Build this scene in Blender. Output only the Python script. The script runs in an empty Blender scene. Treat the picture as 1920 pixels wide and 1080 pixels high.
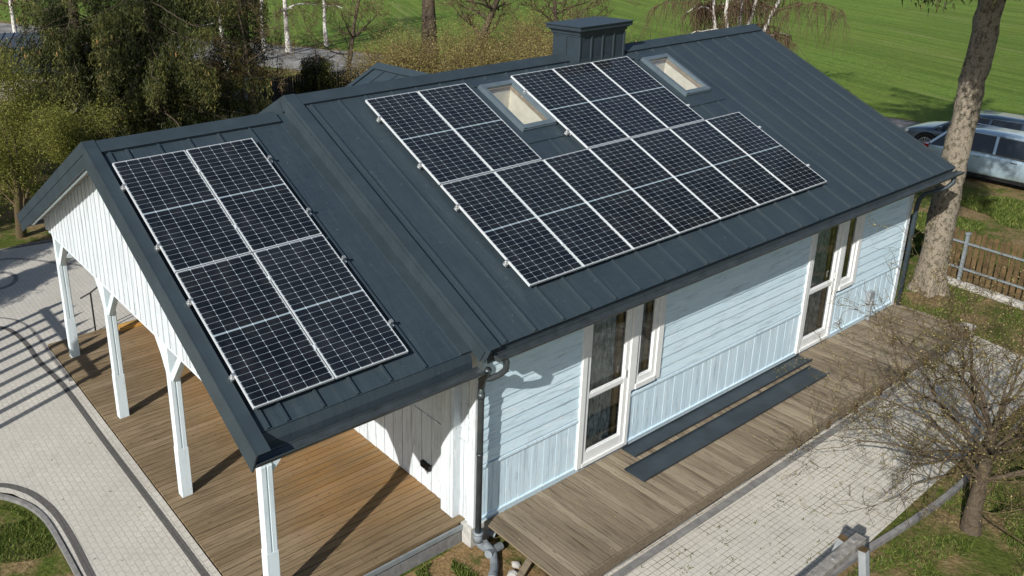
import bpy, math, random
import numpy as np
from mathutils import Vector, Matrix
random.seed(7); RS = np.random.RandomState(7)
S = bpy.context.scene
COL = S.collection
R = math.radians

# ------------------------------------------------------------------ materials
class NT:
    def __init__(s, name):
        m = bpy.data.materials.new(name); m.use_nodes = True
        s.m = m; s.t = m.node_tree; s.n = s.t.nodes; s.l = s.t.links
        s.n.clear()
        s.out = s.n.new('ShaderNodeOutputMaterial')
    def new(s, typ, **kw):
        n = s.n.new(typ)
        for k, v in kw.items(): setattr(n, k, v)
        return n
    def link(s, a, b): s.l.new(a, b)
    def setin(s, n, i, v):
        if v is None: return
        if isinstance(v, bpy.types.NodeSocket): s.l.new(v, n.inputs[i])
        else: n.inputs[i].default_value = v
    def math(s, op, a, b=None, c=None):
        n = s.new('ShaderNodeMath', operation=op)
        for i, v in enumerate((a, b, c)): s.setin(n, i, v)
        return n.outputs[0]
    def mix(s, f, a, b, mode='MIX'):
        n = s.new('ShaderNodeMix', data_type='RGBA', blend_type=mode)
        s.setin(n, 0, f)
        for i, v in ((6, a), (7, b)):
            if isinstance(v, (tuple, list)) and len(v) == 3: v = (*v, 1)
            s.setin(n, i, v)
        return n.outputs[2]
    def coord(s, which='Object'):
        return s.new('ShaderNodeTexCoord').outputs[which]
    def mapping(s, v, scale=(1, 1, 1), rot=(0, 0, 0), loc=(0, 0, 0)):
        n = s.new('ShaderNodeMapping'); s.link(v, n.inputs[0])
        n.inputs['Scale'].default_value = scale; n.inputs['Rotation'].default_value = rot; n.inputs['Location'].default_value = loc
        return n.outputs[0]
    def noise(s, v, scale, detail=3, rough=.55, dim='3D'):
        n = s.new('ShaderNodeTexNoise'); n.noise_dimensions = dim
        if v is not None: s.link(v, n.inputs['Vector'])
        n.inputs['Scale'].default_value = scale; n.inputs['Detail'].default_value = detail; n.inputs['Roughness'].default_value = rough
        return n.outputs[0]
    def ramp(s, f, stops):
        n = s.new('ShaderNodeValToRGB'); s.link(f, n.inputs[0])
        e = n.color_ramp.elements
        while len(e) < len(stops): e.new(.5)
        for i, (p, c) in enumerate(stops):
            e[i].position = p
            e[i].color = (*c, 1) if isinstance(c, (tuple, list)) else (c, c, c, 1)
        return n.outputs[0]
    def sep(s, v):
        n = s.new('ShaderNodeSeparateXYZ'); s.link(v, n.inputs[0]); return n.outputs
    def attr(s, name='rnd'):
        return s.new('ShaderNodeAttribute', attribute_name=name).outputs['Fac']
    def bump(s, h, strength=.3, dist=.01):
        n = s.new('ShaderNodeBump'); s.link(h, n.inputs['Height'])
        n.inputs['Strength'].default_value = strength; n.inputs['Distance'].default_value = dist
        return n.outputs[0]
    def bsdf(s, color, rough=.6, metal=0., spec=.5, normal=None, **kw):
        b = s.new('ShaderNodeBsdfPrincipled')
        if isinstance(color, (tuple, list)): color = (*color[:3], 1)
        s.setin(b, 'Base Color', color); s.setin(b, 'Roughness', rough); s.setin(b, 'Metallic', metal)
        b.inputs['Specular IOR Level'].default_value = spec
        if normal is not None: s.link(normal, b.inputs['Normal'])
        for k, v in kw.items(): s.setin(b, k, v)
        s.link(b.outputs[0], s.out.inputs[0])
        return b

def srgb(r, g, b):
    f = lambda c: (c/255/12.92) if c/255 <= .04045 else ((c/255+.055)/1.055)**2.4
    return (f(r), f(g), f(b))

def plain(name, col, rough=.6, metal=0., spec=.5, var=.12, nscale=6., bump=0.):
    t = NT(name); c = t.coord()
    n = t.noise(c, nscale, 4)
    a = tuple(x*(1-var) for x in col); b = tuple(min(1, x*(1+var)) for x in col)
    cc = t.ramp(n, [(.3, a), (.7, b)])
    nm = t.bump(t.noise(c, nscale*6, 3), bump, .01) if bump else None
    t.bsdf(cc, rough, metal, spec, nm); return t.m

def m_roof():
    t = NT('roof_metal'); c = t.coord()
    n1 = t.noise(c, 1.1, 5, .6); n2 = t.noise(c, 60, 2); n3 = t.noise(t.mapping(c, (1, 7, 7)), 3, 4)
    col = t.ramp(n1, [(.25, (.023, .037, .049)), (.75, (.031, .048, .061))])
    pan = t.noise(t.mapping(c, (1.93, .12, .12)), 1., 1); col = t.mix(t.ramp(pan, [(.4, .0), (.6, .45)]), col, (.036, .052, .060))
    st = t.noise(t.mapping(c, (9, .8, .8)), 1.6, 5, .7); col = t.mix(t.ramp(st, [(.52, 0), (.72, .5)]), col, (.055, .070, .075))
    col = t.mix(t.ramp(n2, [(.45, 0), (.75, .25)]), col, (.050, .066, .073))
    dr = t.ramp(t.noise(c, 26, 1), [(.80, 0), (.83, .7)]); col = t.mix(dr, col, (.30, .31, .28))
    sp = t.noise(c, 9, 2, .5)
    col = t.mix(t.ramp(sp, [(.70, 0), (.76, .35)]), col, (.10, .125, .13))
    rr = t.ramp(n3, [(.3, .42), (.7, .62)])
    h = t.math('ADD', t.noise(t.mapping(c, (3.8, 1.2, 1.2)), 1.0, 3), t.math('MULTIPLY', t.noise(c, 7, 2), .15))
    t.bsdf(col, rr, 0.0, .45, t.bump(h, .5, .03)); return t.m

def m_white(name, base, dark, worn=.5, along='x', blue=None):
    t = NT(name); c = t.coord()
    sc = {'x': (1.2, 14, 14), 'z': (14, 14, 1.2)}[along]
    n = t.noise(t.mapping(c, sc), 1.6, 6, .65)
    r = t.attr()
    col = t.mix(t.math('MULTIPLY', r, .6), base, dark)
    n2 = t.noise(c, 2.2, 4)
    w = t.math('MULTIPLY', t.ramp(n, [(.5, 0), (.72, worn)]), t.ramp(n2, [(.35, .25), (.65, 1.)]))
    col = t.mix(w, col, tuple(x*.50 for x in dark))
    wp = t.noise(t.mapping(c, {'x': (2.5, 22, 22), 'z': (22, 22, 2.5)}[along]), 1.4, 5, .75); col = t.mix(t.ramp(wp, [(.56, 0), (.66, worn*.75)]), col, (.84, .87, .87))
    sp = t.ramp(t.noise(t.mapping(c, (9, 9, 9) if along == 'x' else (12, 12, 7)), 3.2, 2), [(.69, 0), (.73, .8)])
    col = t.mix(t.math('MULTIPLY', sp, worn), col, (.28, .24, .19))
    t.bsdf(col, .62, 0, .35, t.bump(n, .35, .006)); return t.m

def m_deck(name, along, warm):
    t = NT(name); c = t.coord()
    sc = (1.0, 22, 22) if along == 'x' else (22, 1.0, 22)
    n = t.noise(t.mapping(c, sc), 1.4, 8, .7)
    n2 = t.noise(c, .55, 4, .6); r = t.attr()
    a, b, d = ((.12, .085, .046), (.30, .222, .13), (.05, .035, .02)) if warm else ((.115, .088, .058), (.30, .24, .165), (.045, .035, .025))
    col = t.mix(n, a, b)
    col = t.mix(t.math('MULTIPLY', t.math('POWER', r, 2.), .75), col, (.37, .31, .22) if not warm else (.31, .235, .15))
    col = t.mix(t.ramp(t.noise(t.mapping(c, sc), 4.5, 4, .8), [(.52, 0), (.68, .4)]), col, d)
    col = t.mix(t.ramp(n, [(.36, .75), (.48, 0)]), col, d)
    if warm:   # the boards kept dry under the roof still have their orange stain
        x, y, z = t.sep(c)
        mx = t.new('ShaderNodeMapRange', interpolation_type='SMOOTHSTEP'); t.link(x, mx.inputs[0]); mx.inputs[1].default_value = -2.5; mx.inputs[2].default_value = -.8
        my = t.new('ShaderNodeMapRange', interpolation_type='SMOOTHSTEP'); t.link(y, my.inputs[0]); my.inputs[1].default_value = -4.0; my.inputs[2].default_value = -2.9
        f = t.math('MULTIPLY', mx.outputs[0], my.outputs[0])
        f = t.math('MULTIPLY', f, t.ramp(t.noise(t.mapping(c, (.7, 6, 1)), 1.2, 4), [(.30, .45), (.6, 1)]))
        warmc = t.mix(n, (.12, .060, .018), (.38, .215, .075))
        warmc = t.mix(t.math('MULTIPLY', r, .5), warmc, (.34, .20, .09))
        col = t.mix(f, col, warmc)
    k = t.ramp(t.noise(t.mapping(c, (5, 13, 5) if along == 'x' else (13, 5, 5)), 1.3, 1), [(.72, 0), (.76, .8)])
    col = t.mix(k, col, (.06, .042, .028))
    col = t.mix(t.ramp(n2, [(.35, .35), (.62, 0)]), col, tuple(x*.85 for x in a))
    t.bsdf(col, .75, 0, .25, t.bump(n, .5, .006)); return t.m

def m_pavers(name, base, joint, bw, bh, rot, mortar=.007, speck=.35, moss=0., offs=.5):
    t = NT(name); c = t.mapping(t.coord(), rot=(0, 0, rot))
    wob = t.new('ShaderNodeVectorMath', operation='ADD'); t.link(c, wob.inputs[0])
    nv = t.new('ShaderNodeTexNoise'); t.link(c, nv.inputs[0]); nv.inputs['Scale'].default_value = 1.3
    sc = t.new('ShaderNodeVectorMath', operation='SCALE'); t.link(nv.outputs[1], sc.inputs[0]); sc.inputs[3].default_value = .035
    t.link(sc.outputs[0], wob.inputs[1])
    br = t.new('ShaderNodeTexBrick'); t.link(wob.outputs[0], br.inputs['Vector'])
    br.inputs['Scale'].default_value = 1.; br.inputs['Brick Width'].default_value = bw; br.inputs['Row Height'].default_value = bh
    br.inputs['Mortar Size'].default_value = mortar; br.inputs['Mortar Smooth'].default_value = .3; br.inputs['Bias'].default_value = 0
    br.offset = offs
    br.inputs['Color1'].default_value = (*[x*.96 for x in base], 1); br.inputs['Color2'].default_value = (*[x*1.04 for x in base], 1); br.inputs['Mortar'].default_value = (*joint, 1)
    n = t.noise(c, 34, 5, .8); n2 = t.noise(c, .8, 4)
    col = t.mix(t.ramp(n, [(.35, speck), (.6, 0)]), br.outputs[0], tuple(x*.45 for x in base))
    col = t.mix(t.ramp(t.noise(c, 50, 2), [(.58, 0), (.7, speck)]), col, tuple(min(.9, x*1.45) for x in base))
    col = t.mix(t.ramp(n2, [(.4, .45), (.65, 0)]), col, tuple(x*.72 for x in base))
    n4 = t.noise(c, 3.2, 5, .7); col = t.mix(t.ramp(n4, [(.50, 0), (.68, .35)]), col, tuple(x*.55 for x in base))
    if moss:
        f = t.math('MULTIPLY', br.outputs[1], t.ramp(t.noise(c, 3.5, 3), [(.45, 0), (.6, moss)]))
        col = t.mix(f, col, (.10, .085, .03))
    h = t.math('ADD', t.math('MULTIPLY', br.outputs[1], -1.), t.math('MULTIPLY', n, .5))
    t.bsdf(col, .85, 0, .2, t.bump(h, .6, .008)); return t.m

def m_lawn():
    t = NT('lawn_ground'); c = t.coord()
    n = t.noise(c, 1.1, 6, .65); n2 = t.noise(c, 14, 5, .75); n3 = t.noise(c, .25, 3)
    g = t.ramp(n2, [(.25, (.028, .042, .008)), (.5, (.075, .105, .018)), (.75, (.16, .17, .045))])
    soil = t.ramp(n2, [(.25, (.08, .052, .025)), (.5, (.24, .165, .085)), (.75, (.42, .32, .18))])
    f = t.ramp(n, [(.44, 0), (.56, .9)])
    col = t.mix(f, g, soil)
    col = t.mix(t.ramp(n3, [(.45, 0), (.7, .4)]), col, (.13, .12, .035))
    t.bsdf(col, .95, 0, .1, t.bump(n2, 1., .05)); return t.m

def m_soil():
    t = NT('garden_soil'); c = t.coord()
    n = t.noise(c, 3, 6, .7); n2 = t.noise(c, 28, 5, .75)
    soil = t.ramp(n2, [(.25, (.09, .055, .025)), (.5, (.26, .17, .08)), (.78, (.48, .36, .2))])
    col = t.mix(t.ramp(n, [(.52, 0), (.62, .8)]), soil, (.06, .085, .018))
    t.bsdf(col, .95, 0, .1, t.bump(n2, 1., .03)); return t.m

def m_field():
    t = NT('field_crop'); c = t.mapping(t.coord(), rot=(0, 0, R(-63)))
    n = t.noise(c, .12, 4); n2 = t.noise(t.mapping(c, (1, 2.2, 1)), 4.5, 6, .8); n3 = t.noise(t.mapping(c, (.05, .8, 1)), 1.2, 3)
    g = t.ramp(n2, [(.28, (.07, .12, .02)), (.5, (.145, .235, .04)), (.72, (.27, .36, .085))])
    g = t.mix(t.ramp(n, [(.35, .35), (.65, 0)]), g, (.16, .19, .035))
    g = t.mix(t.ramp(n3, [(.42, .3), (.55, 0)]), g, (.06, .11, .014))
    patch = t.noise(c, .9, 6, .75); g = t.mix(t.ramp(patch, [(.54, 0), (.66, .35)]), g, (.22, .23, .06))
    dots = t.ramp(t.noise(c, 7, 2, .6), [(.63, 0), (.70, .7)])
    g = t.mix(dots, g, (.25, .28, .12))
    row = t.noise(t.mapping(c, (.06, 3.2, 1)), 1.0, 3, .6); g = t.mix(t.ramp(row, [(.44, .35), (.5, 0)]), g, (.06, .11, .015))
    trk = t.noise(t.mapping(c, (.02, .35, 1)), 1.0, 2, .5); g = t.mix(t.ramp(trk, [(.60, 0), (.615, .35), (.63, 0)]), g, (.30, .29, .13))
    t.bsdf(g, .95, 0, .1, t.bump(n2, 1., .12)); return t.m

def m_gravel(name, a, b, d):
    t = NT(name); c = t.coord()
    n = t.noise(c, 20, 5, .8); n2 = t.noise(c, .6, 5, .6)
    col = t.mix(t.ramp(n, [(.3, 0), (.7, 1)]), a, b)
    col = t.mix(t.ramp(n2, [(.4, .7), (.6, 0)]), col, d)
    t.bsdf(col, .9, 0, .2, t.bump(n, .8, .02)); return t.m

def m_leaf(name, c1, c2, c3, trans=.25):
    t = NT(name); r = t.attr()
    col = t.ramp(r, [(0, c1), (.55, c2), (1, c3)])
    b = t.bsdf(col, .6, 0, .25)
    tr = t.new('ShaderNodeBsdfTranslucent'); t.link(col, tr.inputs[0])
    mx = t.new('ShaderNodeMixShader'); mx.inputs[0].default_value = trans
    t.link(b.outputs[0], mx.inputs[1]); t.link(tr.outputs[0], mx.inputs[2]); t.link(mx.outputs[0], t.out.inputs[0])
    return t.m

def m_bark(name, c1, c2, c3, scale=5., zs=.35, thr=.55):
    t = NT(name); c = t.coord()
    n = t.noise(t.mapping(c, (1, 1, zs)), scale, 6, .7); n2 = t.noise(c, scale*3.5, 4, .7)
    col = t.mix(n2, c1, c2)
    col = t.mix(t.ramp(n, [(thr, 0), (thr+.08, .85)]), col, c3)
    t.bsdf(col, .9, 0, .15, t.bump(n2, .9, .03)); return t.m

def m_cells():
    t = NT('solar_cells'); x, y, z = t.sep(t.coord())
    W0, WX = .0165, (1.034-.033)/6
    HY = (2.1-.033-.02)/24
    M = t.math
    xs = M('DIVIDE', M('SUBTRACT', x, W0), WX)
    dx = M('MULTIPLY', M('ABSOLUTE', M('SUBTRACT', M('FRACT', M('ADD', xs, .5)), .5)), WX)
    yy = M('MULTIPLY', y, -1.)
    y2 = M('SUBTRACT', M('ABSOLUTE', M('SUBTRACT', yy, 1.05)), .010)     # distance past the middle bar
    ys = M('DIVIDE', y2, HY)
    dy = M('MULTIPLY', M('ABSOLUTE', M('SUBTRACT', M('FRACT', M('ADD', ys, .5)), .5)), HY)
    lc = M('LESS_THAN', dx, .0020); lr = M('LESS_THAN', dy, .0016)
    dia = M('LESS_THAN', M('ADD', dx, dy), .0095)
    mid = M('LESS_THAN', y2, .0)
    line = M('MAXIMUM', M('MAXIMUM', lc, lr), M('MAXIMUM', dia, mid))
    bus = M('LESS_THAN', M('FRACT', M('MULTIPLY', xs, 9.)), .10)
    cell = t.mix(M('MULTIPLY', bus, .35), (.0045, .0055, .0085), (.05, .055, .06))
    oi = t.new('ShaderNodeObjectInfo').outputs['Random']
    cell = t.mix(t.math('MULTIPLY', oi, .6), cell, (.012, .015, .022))
    n = t.noise(t.coord(), 2.5, 5, .7)
    cell = t.mix(t.ramp(n, [(.42, 0), (.75, .16)]), cell, (.10, .10, .09))
    wcol = t.mix(dia, (.27, .34, .38), (.55, .61, .63))
    col = t.mix(line, cell, wcol)
    rough = M('ADD', M('MULTIPLY', t.noise(t.coord(), 3, 3), .08), .09)
    t.bsdf(col, rough, 0, .36); return t.m

def m_glass(name='window_glass', tint=(.8, .85, .85), refl=1.):
    t = NT(name)
    tr = t.new('ShaderNodeBsdfTransparent'); tr.inputs[0].default_value = (*tint, 1)
    gl = t.new('ShaderNodeBsdfGlossy'); gl.inputs['Roughness'].default_value = .02; gl.inputs[0].default_value = (.9, .95, 1, 1)
    fr = t.new('ShaderNodeFresnel'); fr.inputs[0].default_value = 1.5
    f = t.math('MINIMUM', t.math('MULTIPLY', fr.outputs[0], refl), 1.)
    mx = t.new('ShaderNodeMixShader'); t.link(f, mx.inputs[0]); t.link(tr.outputs[0], mx.inputs[1]); t.link(gl.outputs[0], mx.inputs[2])
    t.link(mx.outputs[0], t.out.inputs[0]); return t.m

def m_carpaint(name, col):
    t = NT(name); c = t.coord()
    n = t.noise(c, 1.5, 3)
    cc = t.mix(t.math('MULTIPLY', n, .4), col, tuple(x*.6 for x in col))
    b = t.bsdf(cc, .28, .35, .5); b.inputs['Coat Weight'].default_value = .8; b.inputs['Coat Roughness'].default_value = .05
    return t.m

MAT = {}
MAT['roof'] = m_roof()
MAT['sheet'] = plain('dusty_sheet_metal', (.028, .038, .045), .48, 0, .45, .3, 2.5)
MAT['trim'] = plain('anthracite_trim', (.032, .046, .055), .5, 0, .4, .15, 3)
MAT['gutter'] = plain('gutter_metal', (.075, .09, .095), .42, .55, .5, .25, 5)
MAT['chim'] = plain('chimney_metal', (.026, .039, .050), .5, 0, .4, .12, 4)
MAT['board'] = m_white('siding_paint', (.62, .77, .84), (.51, .67, .755), .85, 'x')
MAT['boardv'] = m_white('siding_paint_vertical', (.635, .78, .85), (.53, .68, .765), .85, 'z')
MAT['white'] = m_white('white_paint_boards', (.60, .645, .665), (.50, .545, .57), .9, 'z')
MAT['post'] = m_white('post_paint', (.66, .75, .78), (.60, .70, .74), .6, 'z')
MAT['frame'] = plain('window_frame_paint', (.72, .73, .71), .5, 0, .4, .05, 8)
MAT['deckx'] = m_deck('deck_boards_porch', 'x', True)
MAT['decky'] = m_deck('deck_boards_front', 'y', False)
MAT['soffit'] = plain('soffit_wood', (.36, .33, .30), .8, 0, .2, .2, 5)
MAT['wood'] = plain('warm_wood', (.42, .26, .10), .5, 0, .4, .3, 7)
MAT['palewood'] = plain('pale_wood', (.33, .25, .15), .5, 0, .4, .25, 7)
MAT['orange'] = plain('stained_plank', (.50, .27, .07), .7, 0, .3, .2, 5)
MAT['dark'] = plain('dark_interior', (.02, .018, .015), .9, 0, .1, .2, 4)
_t = NT('lace_curtain'); _c = _t.coord(); _n = _t.noise(_t.mapping(_c, (1, 1, .25)), 26, 4, .7); _t.bsdf(_t.ramp(_n, [(.38, (.24, .245, .23)), (.62, (.80, .81, .78))]), .9, 0, .1); MAT['curtain'] = _t.m
MAT['cream'] = plain('cream_plaster', (.66, .61, .50), .8, 0, .2, .1, 9)
MAT['alu'] = plain('aluminium', (.70, .73, .74), .4, .25, .5, .05, 10)
MAT['steel'] = plain('clamp_steel', (.7, .7, .68), .35, .8, .5, .1, 20)
MAT['cells'] = m_cells()
MAT['glass'] = m_glass(refl=1.6)
MAT['skyglass'] = m_glass('skylight_glass', (.92, .94, .92), .32)
MAT['skyframe'] = plain('skylight_frame_metal', (.13, .17, .195), .4, .3, .5, .1, 8)
MAT['pave_l'] = m_pavers('path_pavers', (.57, .54, .475), (.35, .325, .27), .14, .092, R(90), .0045, .45)
MAT['pave_dark'] = m_pavers('charcoal_pavers', (.125, .12, .112), (.08, .075, .07), .20, .10, R(90), .005, .5)
MAT['pave_f'] = m_pavers('terrace_pavers', (.60, .565, .49), (.40, .36, .285), .105, .085, 0, .004, .42, .9, .0)
MAT['kerb'] = plain('kerb_concrete', (.20, .195, .185), .9, 0, .2, .25, 9, .4)
MAT['conc'] = plain('pale_concrete', (.42, .41, .38), .9, 0, .2, .25, 7, .5)
MAT['lawn'] = m_lawn(); MAT['soil'] = m_soil(); MAT['field'] = m_field()
MAT['road'] = m_gravel('road_gravel', (.16, .155, .15), (.42, .41, .38), (.11, .105, .10))
MAT['brownpatch'] = m_gravel('bare_earth', (.12, .09, .06), (.26, .2, .13), (.09, .08, .04))
MAT['grass'] = m_leaf('grass_blades', (.035, .06, .010), (.115, .165, .028), (.30, .30, .09), .3)
MAT['weed'] = m_leaf('weed_leaves', (.06, .07, .012), (.12, .14, .03), (.24, .18, .06), .2)
MAT['needle'] = m_leaf('spruce_needles', (.008, .012, .003), (.032, .042, .009), (.165, .155, .04), .08)
MAT['spring'] = m_leaf('spring_leaves', (.06, .07, .012), (.165, .172, .030), (.34, .33, .08), .35)
MAT['willow'] = m_leaf('catkin_leaves', (.11, .095, .028), (.25, .205, .068), (.48, .40, .16), .3)
MAT['ochre'] = m_leaf('ochre_leaves', (.10, .075, .015), (.27, .19, .045), (.48, .34, .09), .3)
MAT['cone'] = plain('spruce_cone', (.34, .19, .08), .8, 0, .2, .2, 30)
MAT['bark'] = m_bark('grey_bark', (.06, .048, .034), (.13, .10, .07), (.03, .025, .02))
MAT['barkbig'] = m_bark('spruce_bark', (.045, .038, .028), (.50, .43, .33), (.085, .075, .05), 12., .8, .50)
MAT['birch'] = m_bark('birch_bark', (.62, .59, .54), (.76, .73, .68), (.10, .08, .06), 4., 3.5, .56)
MAT['twig'] = m_bark('twig_bark', (.075, .052, .030), (.15, .11, .065), (.10, .09, .035), 6., .6, .5)
MAT['twigdark'] = m_bark('fine_twigs', (.085, .055, .035), (.16, .11, .07), (.07, .05, .03), 6.)
MAT['bud'] = m_leaf('buds', (.12, .11, .03), (.25, .21, .07), (.46, .38, .18), .2)
MAT['picket'] = m_deck('picket_wood', 'y', False)
MAT['fencebrown'] = plain('fence_brown', (.105, .070, .034), .8, 0, .2, .4, 6)
MAT['galv'] = plain('galvanised_steel', (.30, .34, .36), .45, .4, .5, .15, 10)
MAT['black'] = plain('black_metal', (.02, .02, .022), .5, .3, .4, .1, 6)
MAT['pvc'] = plain('grey_pvc', (.20, .225, .24), .5, 0, .4, .15, 12)
MAT['greywood'] = plain('weathered_beam', (.25, .235, .21), .85, 0, .2, .35, 14, .4)
MAT['shadesoil'] = plain('shade_toned_soil', (.05, .038, .024), .95, 0, .1, .4, 12)  # soil colour darkened to stand for the shade under the deck
MAT['whiteleg'] = plain('white_timber', (.26, .28, .29), .7, 0, .3, .15, 8)
MAT['carsilver'] = m_carpaint('silver_blue_paint', (.52, .66, .74))
MAT['cardark'] = m_carpaint('dark_blue_paint', (.085, .125, .165))
MAT['carglass'] = plain('car_glass', (.015, .02, .025), .06, 0, .6, .1, 2)
MAT['rubber'] = plain('tyre_rubber', (.015, .015, .015), .85, 0, .2, .1, 8)
MAT['rim'] = plain('alloy_rim', (.45, .47, .48), .35, .7, .5, .1, 8)
MAT['chrome'] = plain('bright_trim', (.7, .72, .74), .2, .9, .5, .05, 8)
MAT['redlamp'] = plain('tail_lamp', (.35, .01, .01), .2, 0, .6, .1, 8)
MAT['clearlamp'] = plain('head_lamp', (.6, .65, .7), .15, .3, .6, .1, 8)
MAT['darkroof'] = plain('blue_slate_roof', (.045, .06, .085), .55, 0, .4, .25, 4)

# ------------------------------------------------------------------ mesh building
class MB:
    def __init__(s): s.v = []; s.f = []; s.r = []
    def add(s, verts, faces, r=None, T=None):
        b = len(s.v); r = random.random() if r is None else r
        s.v += [tuple(T(*p)) if T else tuple(p) for p in verts]
        s.f += [tuple(i+b for i in f) for f in faces]; s.r += [r]*len(faces)
        return s
    def box(s, x0, x1, y0, y1, z0, z1, r=None, T=None):
        return s.add([(x0, y0, z0), (x1, y0, z0), (x1, y1, z0), (x0, y1, z0), (x0, y0, z1), (x1, y0, z1), (x1, y1, z1), (x0, y1, z1)],
              [(0, 3, 2, 1), (4, 5, 6, 7), (0, 1, 5, 4), (1, 2, 6, 5), (2, 3, 7, 6), (3, 0, 4, 7)], r, T)
    def beam(s, a, b, w, h, up=(0, 0, 1), r=None):
        a = Vector(a); b = Vector(b); d = (b-a).normalized(); u = Vector(up); sd = d.cross(u).normalized(); u = sd.cross(d)
        vs = []
        for p in (a, b):
            for (i, j) in ((-1, -1), (1, -1), (1, 1), (-1, 1)): vs.append(p+sd*(i*w/2)+u*(j*h/2))
        return s.add(vs, [(0, 1, 2, 3), (7, 6, 5, 4), (0, 4, 5, 1), (1, 5, 6, 2), (2, 6, 7, 3), (3, 7, 4, 0)], r)
    def tube(s, pts, rad, n=8, caps=True, r=None):
        pts = [Vector(p) for p in pts]; rads = rad if isinstance(rad, (list, tuple)) else [rad]*len(pts)
        vs = []; up = Vector((0, 0, 1)); prev = None
        for i, p in enumerate(pts):
            d = (pts[min(i+1, len(pts)-1)]-pts[max(i-1, 0)]).normalized()
            if prev is None:
                a = d.cross(up if abs(d.z) < .95 else Vector((1, 0, 0))).normalized()
            else:
                a = (prev-d*prev.dot(d)).normalized()
            prev = a; b = d.cross(a)
            for k in range(n):
                t = 2*math.pi*k/n; vs.append(p+(a*math.cos(t)+b*math.sin(t))*rads[i])
        fs = []
        for i in range(len(pts)-1):
            for k in range(n): fs.append((i*n+k, i*n+(k+1) % n, (i+1)*n+(k+1) % n, (i+1)*n+k))
        if caps: fs += [tuple(range(n-1, -1, -1)), tuple(range((len(pts)-1)*n, len(pts)*n))]
        return s.add(vs, fs, r)
    def prism(s, poly, z0, z1, r=None, T=None):     # extruded 2D polygon
        n = len(poly); vs = [(x, y, z0) for x, y in poly]+[(x, y, z1) for x, y in poly]
        fs = [tuple(range(n-1, -1, -1)), tuple(range(n, 2*n))]+[(i, (i+1) % n, n+(i+1) % n, n+i) for i in range(n)]
        return s.add(vs, fs, r, T)
    def loft(s, sections, r=None, cap=True, closed=True):
        n = len(sections[0]); vs = [p for sec in sections for p in sec]; fs = []
        m = n if closed else n-1
        for i in range(len(sections)-1):
            for k in range(m): fs.append((i*n+k, i*n+(k+1) % n, (i+1)*n+(k+1) % n, (i+1)*n+k))
        if cap: fs += [tuple(range(n-1, -1, -1)), tuple(range((len(sections)-1)*n, len(sections)*n))]
        return s.add(vs, fs, r)
    def build(s, name, mat, parent=None, smooth=False, bevel=0.):
        me = bpy.data.meshes.new(name); me.from_pydata(s.v, [], s.f); me.materials.append(mat if not isinstance(mat, str) else MAT[mat])
        a = me.attributes.new('rnd', 'FLOAT', 'FACE'); a.data.foreach_set('value', s.r)
        me.validate()
        if smooth: me.polygons.foreach_set('use_smooth', [True]*len(me.polygons))
        me.update()
        o = bpy.data.objects.new(name, me); COL.objects.link(o)
        if parent: o.parent = parent
        if bevel:
            b = o.modifiers.new('bevel', 'BEVEL'); b.width = bevel; b.segments = 1; b.limit_method = 'ANGLE'
        return o

def slab(us, vs, holes, w0, w1, T):
    """rectangular sheet of given thickness with rectangular holes (u0,u1,v0,v1)"""
    us = sorted(set(us)|{h[0] for h in holes}|{h[1] for h in holes}); vs = sorted(set(vs)|{h[2] for h in holes}|{h[3] for h in holes})
    inh = lambda i, j: any(h[0] <= (us[i]+us[i+1])/2 <= h[1] and h[2] <= (vs[j]+vs[j+1])/2 <= h[3] for h in holes)
    m = MB(); nu, nv = len(us)-1, len(vs)-1
    for i in range(nu):
        for j in range(nv):
            if inh(i, j): continue
            a, b, c, d = us[i], us[i+1], vs[j], vs[j+1]
            m.add([(a, c, w1), (b, c, w1), (b, d, w1), (a, d, w1)], [(0, 1, 2, 3)], .5, T)
            m.add([(a, c, w0), (b, c, w0), (b, d, w0), (a, d, w0)], [(3, 2, 1, 0)], .5, T)
            for (cond, p, q) in ((i == 0 or inh(i-1, j), (a, c), (a, d)), (i == nu-1 or inh(i+1, j), (b, c), (b, d)),
                                 (j == 0 or inh(i, j-1), (a, c), (b, c)), (j == nv-1 or inh(i, j+1), (a, d), (b, d))):
                if cond: m.add([(*p, w0), (*q, w0), (*q, w1), (*p, w1)], [(0, 1, 2, 3)], .5, T)
    return m

def rbox(m, x0, x1, v1, w0, w1, T, r=.5):
    # strip running down a slope from the ridge line, mitred at the ridge
    vs = [(x0, -w0*TT, w0), (x1, -w0*TT, w0), (x1, v1, w0), (x0, v1, w0), (x0, -w1*TT, w1), (x1, -w1*TT, w1), (x1, v1, w1), (x0, v1, w1)]
    return m.add(vs, [(0, 3, 2, 1), (4, 5, 6, 7), (0, 1, 5, 4), (1, 2, 6, 5), (2, 3, 7, 6), (3, 0, 4, 7)], r, T)

def raw_mesh(name, V, F, rnd, mat, parent=None, k=3):
    V = np.asarray(V, dtype=np.float32); n = len(V); nf = len(F)
    me = bpy.data.meshes.new(name)
    me.vertices.add(n); me.vertices.foreach_set('co', V.ravel())
    me.loops.add(nf*k); me.loops.foreach_set('vertex_index', np.asarray(F, dtype=np.int32).ravel())
    me.polygons.add(nf); me.polygons.foreach_set('loop_start', np.arange(0, nf*k, k, dtype=np.int32)); me.polygons.foreach_set('loop_total', np.full(nf, k, dtype=np.int32))
    a = me.attributes.new('rnd', 'FLOAT', 'FACE'); a.data.foreach_set('value', np.asarray(rnd, dtype=np.float32))
    me.materials.append(MAT[mat]); me.update(calc_edges=True)
    o = bpy.data.objects.new(name, me); COL.objects.link(o)
    if parent: o.parent = parent
    return o

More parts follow.
